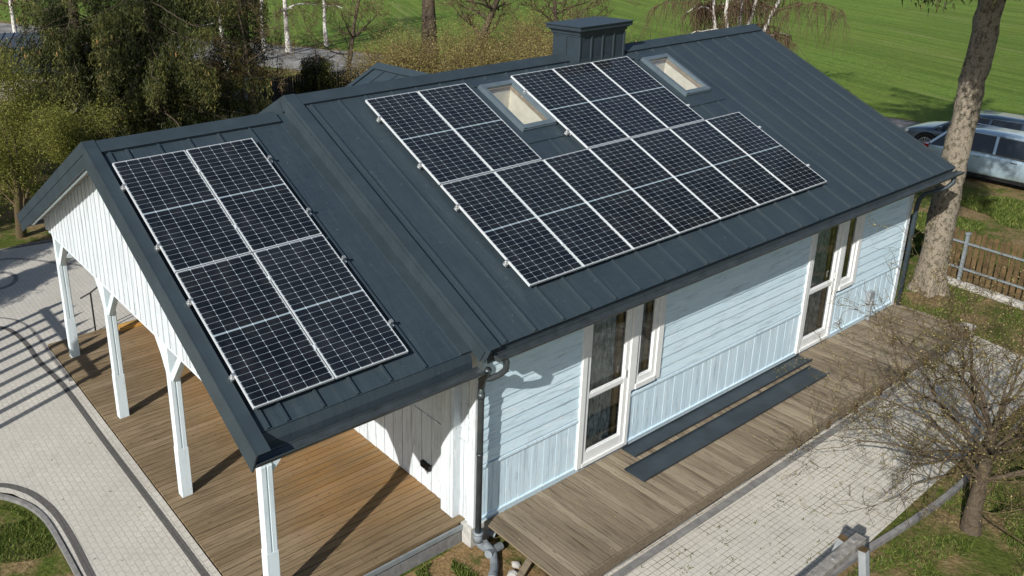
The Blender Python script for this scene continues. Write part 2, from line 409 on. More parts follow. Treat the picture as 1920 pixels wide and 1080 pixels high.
def tag(o, label=None, cat=None, group=None, kind=None):
    if label: o['label'] = label
    if cat: o['category'] = cat
    if group: o['group'] = group
    if kind: o['kind'] = kind
    return o
def empty(name, loc=(0, 0, 0), rot=(0, 0, 0)):
    o = bpy.data.objects.new(name, None); COL.objects.link(o); o.location = loc; o.rotation_euler = rot
    o.empty_display_size = .2
    return o
def copy_tree(o, parent=None):
    c = o.copy(); COL.objects.link(c)
    if parent: c.parent = parent
    for ch in list(o.children): copy_tree(ch, c)
    return c

# ------------------------------------------------------------------ dimensions (solved from the photograph)
TH = 0.4646845; CT, ST, TT = math.cos(TH), math.sin(TH), math.tan(TH)
HM, HP = 5.395, 5.176
XL, XR = -.13, 12.43           # main roof ends
XV = -3.33                      # porch verge
YW = -4.26
def TF(H): return lambda u, v, w: (u, -v*CT-w*ST, H-v*ST+w*CT)
def TB(H): return lambda u, v, w: (u, v*CT+w*ST, H-v*ST+w*CT)
FM, BM_, FP, BP = TF(HM), TB(HM), TF(HP), TB(HP)

# ================================================================== SETTING
def gh(x, y):
    if x < -3.12: return -.06
    if y < 4.6: return -.345
    t = min(1, max(0, (x-.5)/5.)); t = t*t*(3-2*t)
    return -.06*(1-t)-.345*t
xs = [-400, -150, -60, -30, -15, -8, -5, -3.13, -3.11, -2, -1, 0, .5, 1, 2, 3, 4, 5, 6, 8, 10, 13, 16, 20, 26, 40, 80, 200, 500]
ys = [-400, -100, -40, -15, -8, -5, 0, 4.59, 4.61, 6, 8, 10, 14, 18, 25, 40, 80, 200, 600]
m = MB(); V = [(x, y, gh(x, y)) for y in ys for x in xs]; n = len(xs)
m.add(V, [(j*n+i, j*n+i+1, (j+1)*n+i+1, (j+1)*n+i) for j in range(len(ys)-1) for i in range(n-1)], .5)
tag(m.build('ground', 'lawn'), kind='structure')

def sheet(name, poly, z, mat, thick=0.):
    m = MB()
    if thick: m.prism(poly, z-thick, z, .5)
    else: m.add([(x, y, z) for x, y in poly], [tuple(range(len(poly)))], .5)
    return tag(m.build(name, mat), kind='structure')
sheet('field', [(31.5, -60), (31.3, 0), (30.3, 5), (27.5, 20), (24.6, 31), (20.6, 45), (14, 58), (6, 80), (-20, 150), (-120, 500), (480, 560), (480, -60)], -.335, 'field')
# road running past the back of the garden
cl = [(27.2, -60), (27.3, -20), (27.2, 0), (26., 12), (22.3, 26), (18.5, 37), (11.5, 53), (4, 72), (-12, 110)]
def ribbon(cl, w0, w1, z):
    L, Rr = [], []
    for i, p in enumerate(cl):
        a = Vector(cl[max(0, i-1)]); b = Vector(cl[min(len(cl)-1, i+1)]); d = (b-a).normalized(); nrm = Vector((-d.y, d.x))
        L.append(Vector(p)+nrm*w0); Rr.append(Vector(p)+nrm*w1)
    m = MB(); n = len(cl)
    m.add([(q.x, q.y, z) for q in L]+[(q.x, q.y, z) for q in Rr], [(i, i+1, n+i+1, n+i) for i in range(n-1)], .5)
    return m
def smooth_line(pts, k=6):
    out = []
    for i in range(len(pts)-1):
        p0 = pts[max(i-1, 0)]; p1 = pts[i]; p2 = pts[i+1]; p3 = pts[min(i+2, len(pts)-1)]
        for j in range(k):
            t = j/k
            out.append(tuple(.5*((2*p1[a])+(-p0[a]+p2[a])*t+(2*p0[a]-5*p1[a]+4*p2[a]-p3[a])*t*t+(-p0[a]+3*p1[a]-3*p2[a]+p3[a])*t**3) for a in (0, 1)))
    return out+[pts[-1]]
tag(ribbon(smooth_line(cl, 4), 3.3, -3.3, -.330).build('road', 'road'), kind='structure')
sheet('bare_ground', [(9, 40), (14.5, 33), (17, 36), (12, 50), (5, 58), (2, 50)], -.333, 'brownpatch')
sheet('driveway', [(4, 13), (9.8, 15), (10.6, 20.5), (8.4, 20.8), (5.2, 19.5), (0.5, 17.4), (-3, 15.2), (-3, 13.8)], -.325 if False else -.05, 'road') if False else None
sheet('driveway', [(5.5, 14.5), (11.5, 17), (12.6, 21.2), (9, 20.6), (6.6, 19)], -.335, 'conc')

# left path: raised paving with charcoal band and kerbs
poly = [(-3.15, -8), (-3.15, 4.9), (.2, 4.9), (1.2, 7.0), (.4, 9.2), (-.9, 10.7), (-2.4, 10.95), (-5, 11.0), (-9, 10.5), (-12, 9), (-12, 2.2), (-7.5, 1.45), (-5.35, .85), (-4.93, .4), (-4.72, -.1), (-4.64, -.56), (-4.62, -1.2), (-4.62, -2.), (-4.66, -8)]
sheet('path', poly, -.022, 'pave_l')
def strip(name, line, w, z, mat, k=6, t=.05):
    line = smooth_line(line, k); rb = ribbon(line, w/2, -w/2, z); n = len(line)
    v = rb.v[:]; m = MB(); m.add(v+[(x, y, zz-t) for x, y, zz in v], [(i, i+1, n+i+1, n+i) for i in range(n-1)]+[(2*n+i, 2*n+i+1, i+1, i) for i in range(n-1)]+[(n+i, n+i+1, 3*n+i+1, 3*n+i) for i in range(n-1)], .5)
    return tag(m.build(name, mat), kind='structure')
strip('paving_band', [(-3.32, -8), (-3.32, -5.5), (-3.32, -3), (-3.33, -1), (-3.35, 1), (-3.36, 3.1), (-3.46, 4.3), (-3.47, 5.3), (-3.6, 6.15), (-3.95, 6.6), (-4.6, 6.95), (-6, 7.2), (-9, 7.2)], .095, -.017, 'pave_dark')
strip('kerb', [(-3.20, 3.2), (-3.21, 4.2), (-3.2, 5.4), (-3.25, 6.1), (-3.42, 6.6), (-3.8, 6.95), (-4.7, 7.3), (-6, 7.5), (-9, 7.5)], .05, -.010, 'kerb')
strip('paving_band', [(-4.53, -8), (-4.53, -5), (-4.53, -3), (-4.53, -2), (-4.51, -1.2), (-4.53, -.57), (-4.6, -.1), (-4.76, .37), (-5.08, .77), (-5.7, 1.0), (-7.5, 1.35), (-12, 2.0)], .10, -.017, 'pave_dark')
strip('kerb', [(-4.68, -8), (-4.67, -5), (-4.67, -3), (-4.67, -2), (-4.67, -1.2), (-4.69, -.56), (-4.77, -.14), (-4.93, .22), (-5.2, .55), (-5.8, .82), (-7.5, 1.15), (-12, 1.8)], .06, .0, 'kerb', t=.1)
strip('kerb', [(-6, 9.6), (-4, 10.3), (-2.8, 10.33), (-2.3, 10.0), (-1.78, 9.33), (-1.3, 8.7), (-1.1, 8.0), (-1., 6.5)], .09, -.012, 'kerb')
strip('kerb', [(-12, 9.1), (-9, 10.55), (-5, 11.05), (-2.4, 11.0), (-.85, 10.74), (.46, 9.22), (1.26, 7.0)], .08, .0, 'kerb', t=.1)
strip('kerb', [(-3.25+.5*math.cos(a), 9.0+.55*math.sin(a)) for a in [i*math.pi/6 for i in range(13)]], .10, -.012, 'kerb', 2)

# front terrace paving, lower than the deck
sheet('terrace', [(-1.5, -7.75), (12.0, -7.3), (12.4, -5.6), (.2, -5.4), (.2, -6.05), (-1.5, -6.05)], -.300, 'pave_f')
strip('kerb', [(-1.5, -5.93), (2, -5.9), (7, -5.83), (12.1, -5.74)], .10, -.275, 'kerb', 2, .07)
strip('kerb', [(-1.5, -7.45), (3.4, -7.55), (5.4, -7.68), (7, -7.72), (10, -7.55), (12.1, -7.35)], .07, -.270, 'kerb', 4, .08)
sheet('flower_bed', [(-3.1, -9), (-3.1, -4.2), (-.2, -4.16), (.45, -4.4), (.45, -5.9), (-.1, -6.05), (-1.5, -6.05), (-1.5, -9)], -.337, 'soil')

# ================================================================== HOUSE
house = tag(empty('house', (0, 0, 0)), 'white timber house with a dark standing seam metal roof and open porch', 'house')
SKY = [(3.45, 4.22, .53, 1.79), (7.81, 8.58, .54, 1.79)]
hl = [(a+.06, b-.06, c+.08, d-.08) for a, b, c, d in SKY]
def merge(*ms):
    o = MB()
    for m in ms:
        b = len(o.v); o.v += m.v; o.f += [tuple(i+b for i in f) for f in m.f]; o.r += m.r
    return o
# --- main roof
VE = 5.30
rm = slab([XL+.02, XR], [0.02, VE], hl, -.035, 0, FM)
rm = merge(rm, slab([XL+.02, XR], [.02, VE], [], -.035, 0, BM_))
seam = MB()
u = .69-.517
k = 0
while u < XR-.1:
    segs = [(.26, VE-.01)]
    for (a, b, c, d) in SKY:
        if a-.12 < u < b+.12: segs = [(.26, c-.17), (d+.32, VE-.01)]
    if 6.05 < u < 7.7: segs = [(.75 if 6.2 < u < 7.5 else .45, VE-.01)]
    for (c, d) in segs:
        seam.box(u-.009, u+.009, c, d, 0, .032, .5, FM); seam.box(u-.036, u-.009, c, d, 0, .006, .3, FM); seam.box(u+.009, u+.024, c, d, .022, .032, .7, FM)
    seam.box(u-.009, u+.009, .2, VE-.01, 0, .026, .5, BM_)
    u += .517
roof = merge(rm, seam).build('roof', 'roof', house)
sof = slab([XL+.06, XR-.04], [.05, VE-.03], hl, -.17, -.037, FM); sof = merge(sof, slab([XL+.06, XR-.04], [.05, VE-.03], [], -.17, -.037, BM_))
sof.build('soffit', 'soffit', roof)
cap = MB()
for T in (FM, BM_):
    for (a, b) in ((XL+.0, 6.02), (7.66, XR+.02)):
        rbox(cap, a, b, .235, .028, .040, T); cap.box(a, b, .223, .235, .0, .028, .5, T)
cap.build('ridge_cap', 'trim', roof)
for T in (FM, BM_):
    fl = MB(); rbox(fl, XL-.01, .04, VE+.04, .041, .053, T); fl.box(.028, .04, .24, VE+.04, 0, .041, .5, T)        # left verge flashing
    rbox(fl, XL-.03, XL-.01, VE+.06, -.17, .056, T)                                                   # barge board
    fl.build('verge_flashing', 'trim', roof)
    fl = MB(); fl.box(XR-.03, XR+.02, .24, VE+.01, .004, .020, .5, T); rbox(fl, XR+.004, XR+.02, VE+.01, -.19, .004, T)
    fl.build('verge_flashing', 'trim', roof)
# step flashing on the porch side of the main verge
sf = MB()
for T in (FP, BP):
    sf.box(-.34, XL-.028, .25, 5.03, .010, .022, .5, T); sf.box(-.352, -.34, .25, 5.03, 0, .022, .5, T)
    sf.box(XL-.05, XL-.032, .03, 5.2, .0, .19, .5, T)
sf.build('step_flashing', 'gutter' if False else 'trim', roof)
for ya, yb in ((-4.70, -4.68), (4.68, 4.70)): fa = MB(); fa.box(XL+.05, XR-.02, ya, yb, 2.80, 2.985, .5); fa.build('fascia', 'trim', roof)

# --- porch roof
VPE = 5.03
rp = slab([XV+.02, XL], [.02, VPE], [], -.035, 0, FP); rp = merge(rp, slab([XV+.02, XL], [.02, VPE], [], -.035, 0, BP))
for i, u in enumerate([-2.82, -2.36, -1.90, -1.43, -.91, -.50, -3.06]):
    for T in (FP, BP):
        if i == 5: continue
        rp.box(u-.009, u+.009, .24, VPE-.01, 0, .032, .5, T); rp.box(u-.036, u-.009, .24, VPE-.01, 0, .006, .3, T); rp.box(u+.009, u+.024, .24, VPE-.01, .022, .032, .7, T)
# drip apron below the eave
for sgn in (-1, 1):
    y0, z0 = FP(0, VPE, 0)[1:]; y0 = y0*(-sgn)
    pts = [(y0, z0-.012), (y0+sgn*.035, z0-.12), (y0+sgn*.035, z0-.215), (y0-sgn*.0, z0-.215), (y0-sgn*.06, z0-.03)]
    m = MB(); m.add([(x, y, z) for x in (XV+.02, XL-.06) for y, z in pts], [(0, 1, 6, 5), (1, 2, 7, 6), (2, 3, 8, 7), (3, 4, 9, 8), (4, 0, 5, 9), (0, 4, 3, 2, 1), (5, 6, 7, 8, 9)], .5)
    rp = merge(rp, m)
proof = rp.build('porch_roof', 'roof', house)
ps = slab([XV+.06, XL-.05], [.05, VPE-.03], [], -.16, -.037, FP); ps = merge(ps, slab([XV+.06, XL-.05], [.05, VPE-.03], [], -.16, -.037, BP))
for y in [i*.6-4.2 for i in range(15)]: pass
ps.build('soffit', 'soffit', proof)
cap = MB()
for T in (FP, BP):
    rbox(cap, XV, XL-.22, .225, .034, .046, T); cap.box(XV, XL-.22, .213, .225, 0, .034, .5, T)
cap.build('ridge_cap', 'trim', proof)
for T in (FP, BP):
    fl = MB()
    rbox(fl, XV, -3.17, VPE+.26, .047, .059, T); fl.box(-3.182, -3.17, .225, VPE+.06, 0, .047, .5, T)
    rbox(fl, XV-.02, XV, VPE+.27, -.10, .062, T); rbox(fl, XV-.010, XV+.010, VPE+.26, -.27, -.10, T)
    fl.build('verge_flashing', 'trim', proof)

# --- gutters (half round) and downpipes
def gutter(x0, x1, yc, zc, r, name='gutter'):
    m = MB(); n = 9
    for (ra, flip) in ((r, 0), (r-.006, 1)):
        vs = []
        for x in (x0, x1):
            for k in range(n+1):
                t = math.pi+math.pi*k/n; vs.append((x, yc+ra*math.cos(t), zc+ra*math.sin(t)))
        m.add(vs, [(k, k+1, n+2+k, n+1+k) for k in range(n)], .5)
    for x in (x0, x1): m.add([(x, yc+r*math.cos(math.pi+math.pi*k/n), zc+r*math.sin(math.pi+math.pi*k/n)) for k in range(n+1)], [tuple(range(n+1))], .5)
    for sg in (-1, 1): m.tube([(x0, yc+sg*r, zc), (x1, yc+sg*r, zc)], .009, 6)
    return m.build(name, 'gutter', house, smooth=False)
gutter(-.02, 12.60, -4.80, 2.93, .075)
gutter(XV+.02, -.10, -4.60, 2.69, .078)
gutter(-.02, 12.55, 4.80, 2.93, .075); gutter(XV+.02, -.10, 4.63, 2.70, .068)
dp = MB()
dp.tube([(.10, -4.80, 2.87), (.14, -4.80, 2.80), (.15, -4.78, 2.68), (.12, -4.70, 2.58), (.07, -4.60, 2.50), (.03, -4.50, 2.46), (.02, -4.46, 2.42)], .042, 12)
dp.tube([(.0, -4.62, 2.66), (.02, -4.56, 2.55), (.05, -4.47, 2.42), (.055, -4.44, 2.3)], .046, 12)
dp.tube([(.055, -4.44, 2.36), (.055, -4.44, 2.2), (.055, -4.44, -.02)], .043, 14)
dp.tube([(.055, -4.44, 2.22), (.055, -4.44, 2.14)], .050, 14); dp.tube([(.055, -4.44, 1.3), (.055, -4.44, 1.27)], .048, 14)
dp.build('downpipe', 'gutter', house, smooth=True)
dp = MB()
dp.tube([(12.33, -4.80, 2.86), (12.33, -4.80, 2.74), (12.26, -4.74, 2.64), (12.10, -4.60, 2.56), (11.99, -4.46, 2.48), (11.95, -4.40, 2.36), (11.95, -4.38, 2.2), (11.95, -4.38, -.3)], .045, 12)
dp.build('downpipe', 'trim', house, smooth=True)

# --- walls: core with openings, then boards
WX0, WX1, WZ1 = .14, 11.92, 2.86
GR = [2.16, 8.17]     # window groups
op = []
for g in GR: op += [(g+.03, g+1.16, .05, 2.62), (g+1.16, g+1.82, 1.06, 2.62)]
TW = lambda u, v, w: (u, YW+.02-w, v)
core = slab([WX0, WX1], [-.34, WZ1], op, -.14, -.012, TW)
# back wall and ends
core.box(WX0, WX1, 4.14, 4.28, -.34, WZ1, .5)
for x0, x1 in ((WX0+.002, WX0+.12), (WX1-.12, WX1-.002)):
    core.add([(x, y, z) for x in (x0, x1) for (y, z) in ((-4.236, -.34), (4.12, -.34), (4.12, 2.96), (0, HM-.2), (-4.236, 2.96))],
             [(0, 1, 2, 3, 4), (9, 8, 7, 6, 5), (0, 5, 6, 1), (1, 6, 7, 2), (2, 7, 8, 3), (3, 8, 9, 4), (4, 9, 5, 0)], .5)
wall = core.build('wall', 'board', house)
def free(u0, u1, v0, v1, holes):
    """sub-intervals of [u0,u1] not covered by holes overlapping v0..v1"""
    iv = [(u0, u1)]
    for h in holes:
        if h[2] < v1-.005 and h[3] > v0+.005:
            nv = []
            for a, b in iv:
                if h[1] <= a or h[0] >= b: nv.append((a, b)); continue
                if h[0] > a: nv.append((a, h[0]))
                if h[1] < b: nv.append((h[1], b))
            iv = nv
    return [(a, b) for a, b in iv if b-a > .02]
ow = []
for g in GR: ow += [(g, g+1.16, .0, 2.9), (g+1.0, g+1.84, 1.03, 2.9)]
HB = [MB(), MB(), MB()]; VB = [MB(), MB(), MB()]; sec = lambda x: 0 if x < 3 else (1 if x < 9 else 2); z = .94; bh = .186
while z < 2.80:
    for a, b in free(.22, WX1-.1, z, z+bh, ow):
        r = random.random()
        # lapped board: thicker at its lower edge
        HB[sec((a+b)/2)].add([(a, YW, z+.006), (b, YW, z+.006), (b, YW-.024, z+.006), (a, YW-.024, z+.006), (a, YW, z+bh), (b, YW, z+bh), (b, YW-.006, z+bh), (a, YW-.006, z+bh)],
               [(0, 3, 2, 1), (4, 5, 6, 7), (3, 7, 6, 2), (0, 4, 7, 3), (1, 2, 6, 5)], r)
    z += bh
for q in HB: q.build('horizontal_boards', 'board', wall)
x = .22; i = 0
while x < WX1-.1:
    w = (.105, .14, .12, .135)[i % 4]; i += 1
    for a, b in free(x, min(x+w-.004, WX1-.1), .08, .88, ow):
        VB[sec((a+b)/2)].box(a, b, YW-(.012 if i % 2 else .009), YW, .075, .885, random.random())
    x += w
for q in VB: q.build('vertical_boards', 'boardv', wall)
ld = MB()
for a, b in free(.21, WX1-.09, .885, .93, ow): ld.box(a, b, YW-.034, YW, .885, .925, .2)
for a, b in free(.21, WX1-.09, .05, .075, ow): ld.box(a, b, YW-.030, YW, .045, .075, .3)
ld.box(.20, WX1, YW-.012, YW, -.32, .043, .9)
ld.build('trim_rail', 'boardv', wall)
for a, b in ((.095, .21), (WX1-.09, WX1+.04)): cb = MB(); cb.box(a, b, YW-.035, YW+.09, -.33, 2.84, .1); cb.build('corner_board', 'white', wall)
# end wall facing the porch (plane x = .14)
eb = MB(); y = -4.16; i = 0
while y < 4.1:
    w = .118; eb.box(.122-(.006 if i % 2 else 0), .142, y, y+w-.007, -.02, 1.25, random.random()); y += w; i += 1
z = 1.27
while z < 4.9:
    ym = min(4.12, (HM-.22-z)/TT)
    eb.add([(.142, -ym, z), (.142, ym, z), (.118, ym, z), (.118, -ym, z), (.142, -ym, z+.18), (.142, ym, z+.18), (.134, ym, z+.18), (.134, -ym, z+.18)],
           [(0, 3, 2, 1), (4, 5, 6, 7), (3, 7, 6, 2), (0, 4, 7, 3), (1, 2, 6, 5)], random.random()); z += .184
eb.build('end_wall_board', 'white', wall)
pl = MB(); pl.box(-.02, .125, -3.98, -3.72, 0, 2.62, .2); pl.box(-.035, -.02, -3.93, -3.77, .02, 2.5, .1); pl.build('pilaster', 'white', wall)
sk = MB()
for dy in (0, .11): sk.box(.06, .12, -3.14-dy-.09, -3.14-dy, .36, .45, .5)
sk.build('outdoor_socket', 'black', wall)
ft = MB(); ft.box(.05, .40, -4.30, -4.0, -.6, -.02, .5); ft.box(.4, 11.9, -4.24, -4.1, -.6, -.33, .5); ft.build('footing', 'conc', wall)
vp = MB(); vp.tube([(10.72, -4.36, .0), (10.72, -4.36, .34), (10.75, -4.36, .42), (10.82, -4.33, .46)], .03, 10); vp.box(10.66, 10.84, -4.36, -4.28, .38, .62, .4); vp.build('vent_pipe', 'whiteleg', wall)
tp = MB(); tp.tube([(9.55, -4.28, .30), (9.55, -4.36, .30)], .022, 8); tp.tube([(9.50, -4.36, .34), (9.60, -4.36, .34)], .01, 6); tp.tube([(9.55, -4.35, .3), (9.55, -4.37, .22)], .012, 6); tp.build('garden_tap', 'steel', wall)

# --- windows (each group: tall glazed door and a smaller sash)
def rect_frame(m, x0, x1, z0, z1, w, y0, y1, wb=None, wt=None):
    wb = w if wb is None else wb; wt = w if wt is None else wt
    m.box(x0, x0+w, y0, y1, z0, z1, .1); m.box(x1-w, x1, y0, y1, z0, z1, .1)
    m.box(x0+w, x1-w, y0, y1, z0, z0+wb, .1); m.box(x0+w, x1-w, y0, y1, z1-wt, z1, .1)
for gi, g in enumerate(GR):
    Y = YW
    win = MB()
    # casing
    win.box(g, g+.11, Y-.045, Y+.10, .03, 2.80, .1); win.box(g+1.08, g+1.24, Y-.045, Y+.10, .03 if 0 else 1.00, 2.80, .1); win.box(g+1.08, g+1.16, Y-.045, Y+.10, .03, 1.0, .1)
    win.box(g+1.72, g+1.85, Y-.045, Y+.10, 1.0, 2.80, .1); win.box(g+1.24, g+1.72, Y-.06, Y+.10, 1.0, 1.09, .1); win.box(g+.11, g+1.08, Y-.05, Y+.10, .03, .10, .1)
    win.box(g+.11, g+1.08, Y-.03, Y+.10, 2.58, 2.80, .1); win.box(g+1.24, g+1.72, Y-.03, Y+.10, 2.58, 2.80, .1)
    wo = win.build('window', 'frame', house, bevel=.006)
    tag(wo, 'tall white window pair nearer the porch corner' if gi == 0 else 'tall white window pair nearer the far end of the house')
    s = MB(); rect_frame(s, g+.115, g+1.075, .105, 2.575, .085, Y-.022, Y+.05, .16); s.box(g+.20, g+.99, Y-.018, Y+.05, 1.20, 1.275, .1)
    rect_frame(s, g+1.245, g+1.715, 1.095, 2.575, .075, Y-.022, Y+.05, .09)
    rect_frame(s, g+.20, g+.99, 1.275, 2.49, .02, Y-.008, Y+.03); rect_frame(s, g+.20, g+.99, .265, 1.20, .02, Y-.008, Y+.03); rect_frame(s, g+1.32, g+1.64, 1.185, 2.5, .018, Y-.008, Y+.03)
    s.build('sash', 'frame', wo, bevel=.004)
    p = MB()
    for (a, b, c, d) in ((g+.215, g+.975, 1.29, 2.475), (g+.215, g+.975, .28, 1.185), (g+1.335, g+1.625, 1.20, 2.485)): p.add([(a, Y+.012, c), (b, Y+.012, c), (b, Y+.012, d), (a, Y+.012, d)], [(0, 1, 2, 3)], .5)
    p.build('pane', 'glass', wo)
    h = MB(); h.tube([(g+.96, Y-.03, 1.45), (g+.96, Y-.06, 1.45), (g+.96, Y-.06, 1.33)], .010, 6); h.build('handle', 'white' if False else 'frame', wo)
    # warm wooden reveals and curtains behind the glass
    rv = MB(); rv.box(g+.99, g+1.04, Y+.10, Y+.40, .1, 2.6, .5); rv.box(g+.06, g+.11, Y+.10, Y+.40, .1, 2.6, .5); rv.box(g+1.65, g+1.70, Y+.10, Y+.40, 1.05, 2.6, .5); rv.box(g+.1, g+1.0, Y+.10, Y+.6, .02, .10, .5); rv.box(g+1.2, g+1.7, Y+.10, Y+.4, 1.0, 1.09, .5)
    for a_, b_, c_, d_ in ((g+.875, g+.965, .27, 2.5), (g+1.54, g+1.63, 1.18, 2.5)): rv.box(a_, b_, Y+.06, Y+.11, c_, d_, .5)
    rv.build('wooden_reveal', 'wood', wo)
    cu = MB()
    for (a, b, c, d) in ((g+.20, g+.84, .25, 2.55), (g+1.3, g+1.50, 1.1, 2.5)):
        n = 40; vs = []
        for zz in (c, (c+d)/2, d):
            for k in range(n+1):
                x = a+(b-a)*k/n; vs.append((x+.012*math.sin(zz*5+k), Y+.075+.022*math.sin(k*1.1+zz*.6)+.012*math.sin(k*.37), zz))
        cu.add(vs, [(r*(n+1)+k, r*(n+1)+k+1, (r+1)*(n+1)+k+1, (r+1)*(n+1)+k) for r in range(2) for k in range(n)], .5)
    cu.build('curtain', 'curtain', wo, smooth=True)
inn = MB(); inn.box(.4, 11.7, -3.0, -2.9, -.1, 2.7, .5); inn.box(.3, 11.8, -4.1, 4.1, -.2, -.06, .5); inn.box(.3, 11.8, -4.1, 4.1, 2.64, 2.70, .5)
inn.build('interior_wall', 'dark', house)

# --- skylights
for si, (a, b, c, d) in enumerate(SKY):
    w = MB()
    for (p, q, r, s, z0, z1) in ((a, a+.07, c, d, .0, .085), (b-.07, b, c, d, .0, .085), (a+.07, b-.07, c, c+.10, .0, .080), (a+.07, b-.07, d-.10, d, .0, .075)): w.box(p, q, r, s, z0, z1, .5, FM)
    for (p, q, r, s) in ((a-.012, a, c-.01, d+.01), (b, b+.012, c-.01, d+.01), (a, b, d, d+.012)): w.box(p, q, r, s, .0, .05, .5, FM)
    so = w.build('skylight', 'skyframe', house)
    w = MB(); w.box(a-.10, b+.10, c-.16, c-.014, .006, .03, .4, FM); w.box(a-.16, b+.16, d+.015, d+.30, .013, .017, .4, FM)
    w.box(a-.16, a-.014, c-.1, d+.1, .005, .012, .4, FM); w.box(b+.014, b+.16, c-.1, d+.1, .005, .012, .4, FM)
    w.build('flashing', 'roof', so)
    tag(so, 'skylight between the two solar panel groups, nearer the porch' if si == 0 else 'skylight to the right of the upper solar panels, nearer the far gable')
    p = MB(); p.add([FM(x, v, .055) for x, v in ((a+.07, c+.10), (b-.07, c+.10), (b-.07, d-.10), (a+.07, d-.10))], [(0, 1, 2, 3)], .5); p.build('pane', 'skyglass', so)
    rv = MB()   # cream reveal going down into the room, sides splayed level / vertical
    A, B, Cc, D = a+.066, b-.066, c+.086, d-.086
    top = [FM(A, Cc, -.0), FM(B, Cc, -.0), FM(B, D, -.0), FM(A, D, -.0)]
    bot = [(A, top[0][1]+.05, top[0][2]-.62), (B, top[1][1]+.05, top[1][2]-.62), (B, top[2][1]-.0, top[2][2]-.55), (A, top[3][1]-.0, top[3][2]-.55)]
    rv.add(top+bot, [(0, 1, 5, 4), (1, 2, 6, 5), (2, 3, 7, 6), (3, 0, 4, 7), (4, 5, 6, 7)], .5)
    rv.build('reveal', 'cream', so)
    lin = MB()
    for (p, q, r, s) in ((A, A+.03, Cc, D), (B-.03, B, Cc, D), (A, B, Cc, Cc+.03), (A, B, D-.03, D)): lin.box(p, q, r, s, -.03, .03, .5, FM)
    lin.build('inner_frame', 'palewood', so)

# --- chimney
ch = MB(); X0, X1, Y0, Y1, Zt = 6.21, 7.50, -.27, .42, 5.85
ch.box(X0, X1, Y0, Y1, 4.95, Zt-.08, .5)
for i, (e, z0, z1) in enumerate(((.012, Zt-.10, Zt-.055), (.035, Zt-.055, Zt), (.065, Zt, Zt+.03), (.105, Zt+.03, Zt+.105))): ch.box(X0-e, X1+e, Y0-e, Y1+e, z0, z1, .5)
ch.box(X0-.13, X1+.13, Y0-.13, Y1+.13, Zt+.105, Zt+.120, .6)
cho = ch.build('chimney', 'chim', house)
for bx in [(X0+(X1-X0)*k/4-.012, X0+(X1-X0)*k/4+.012, Y0-.03, Y0) for k in (1, 2, 3)]+[(X0-.006, X0+.02, Y0-.022, Y0), (X1-.03, X1+.008, Y0-.03, Y0), (X0-.022, X0, .05, .075)]:
    rb = MB(); rb.box(*bx, 5.12, Zt-.10, .5); rb.build('chimney_seam', 'trim', cho)
sd = MB()
sd.box(X0-.20, X1+.20, .30, .62, .0, .016, .5, FM); sd.box(X0-.012, X1+.012, Y0-.010, Y0, 5.0, 5.33, .5)
sd.box(X0-.20, X0-.01, .24, .35, .016, .028, .5, FM)
sd.box(X0-.19, X0-.002, -.45, .40, .02, .034, .5, lambda u, v, w: (u, v, HM+w-abs(v)*TT+.015))
sd.box(X1+.002, X1+.16, -.45, .40, .02, .034, .5, lambda u, v, w: (u, v, HM+w-abs(v)*TT+.015))
sd.build('chimney_flashing', 'trim', cho)

# --- rear wing roof (ridge runs away from us behind the main ridge)
rw = MB(); xr, zr, y0, y1, dx = 4.78, 4.80, .6, 4.42, 2.6
for sg in (-1, 1):
    T = lambda u, v, w: (xr+sg*(v*CT+w*ST), u, zr-v*ST+w*CT)
    rw.box(y0, y1, 0, dx/CT, -.10, 0, .5, T)
    for k in range(1, 9): rw.box(y1-k*.5, y1-k*.5+.016, .02, dx/CT, 0, .024, .5, T)
    rw.box(y0, y1+.02, -.005, .2, .03, .042, .5, T); rw.box(y1-.11, y1+.02, .0, dx/CT, .028, .04, .5, T)
rwo = rw.build('rear_wing_roof', 'roof', house)
rwb = MB(); rwb.box(xr-dx+.4, xr+dx-.4, 4.0, y1-.3, -.3, 3.65, .5); rwb.build('rear_wing_wall', 'boardv', house)

# --- porch: gable, beams, posts with braces
gb = MB(); y = -4.455; i = 0; XG = -2.95
while y < 4.40:
    w = .108; a, b = y, y+w-.012
    za = HP-.17-abs(a)*TT; zb = HP-.17-abs(b)*TT; x0 = XG-(.020 if i % 2 else .010)
    zl = 2.60
    if min(za, zb) > zl+.01:
        gb.add([(x0, a, zl), (x0, b, zl), (x0, b, zb), (x0, a, za), (XG+.03, a, zl), (XG+.03, b, zl), (XG+.03, b, zb), (XG+.03, a, za)], [(3, 2, 1, 0), (4, 5, 6, 7), (0, 1, 5, 4), (0, 4, 7, 3), (1, 2, 6, 5), (2, 3, 7, 6)], random.random())
    y += w; i += 1
gab = gb.build('gable', 'white', house)
bm = MB(); bm.box(XG+.032, XG+.15, -4.2, 4.2, 2.50, 2.66, .3); bm.box(XG+.03, .12, -3.94, -3.80, 2.50, 2.66, .3); bm.box(XG+.03, .12, 3.92, 4.06, 2.50, 2.66, .3)
for sg in (-1, 1): bm.beam((XV+.1, sg*.07, HP-.26), (XV+.1, sg*4.2, HP-.26-4.13*TT), .05, .12)
bm.box(XV+.05, 0, -.07, .07, HP-.40, HP-.22, .3)
bm.build('porch_beam', 'post', house)
PY = [4.12, 1.44, -1.19, -3.87]
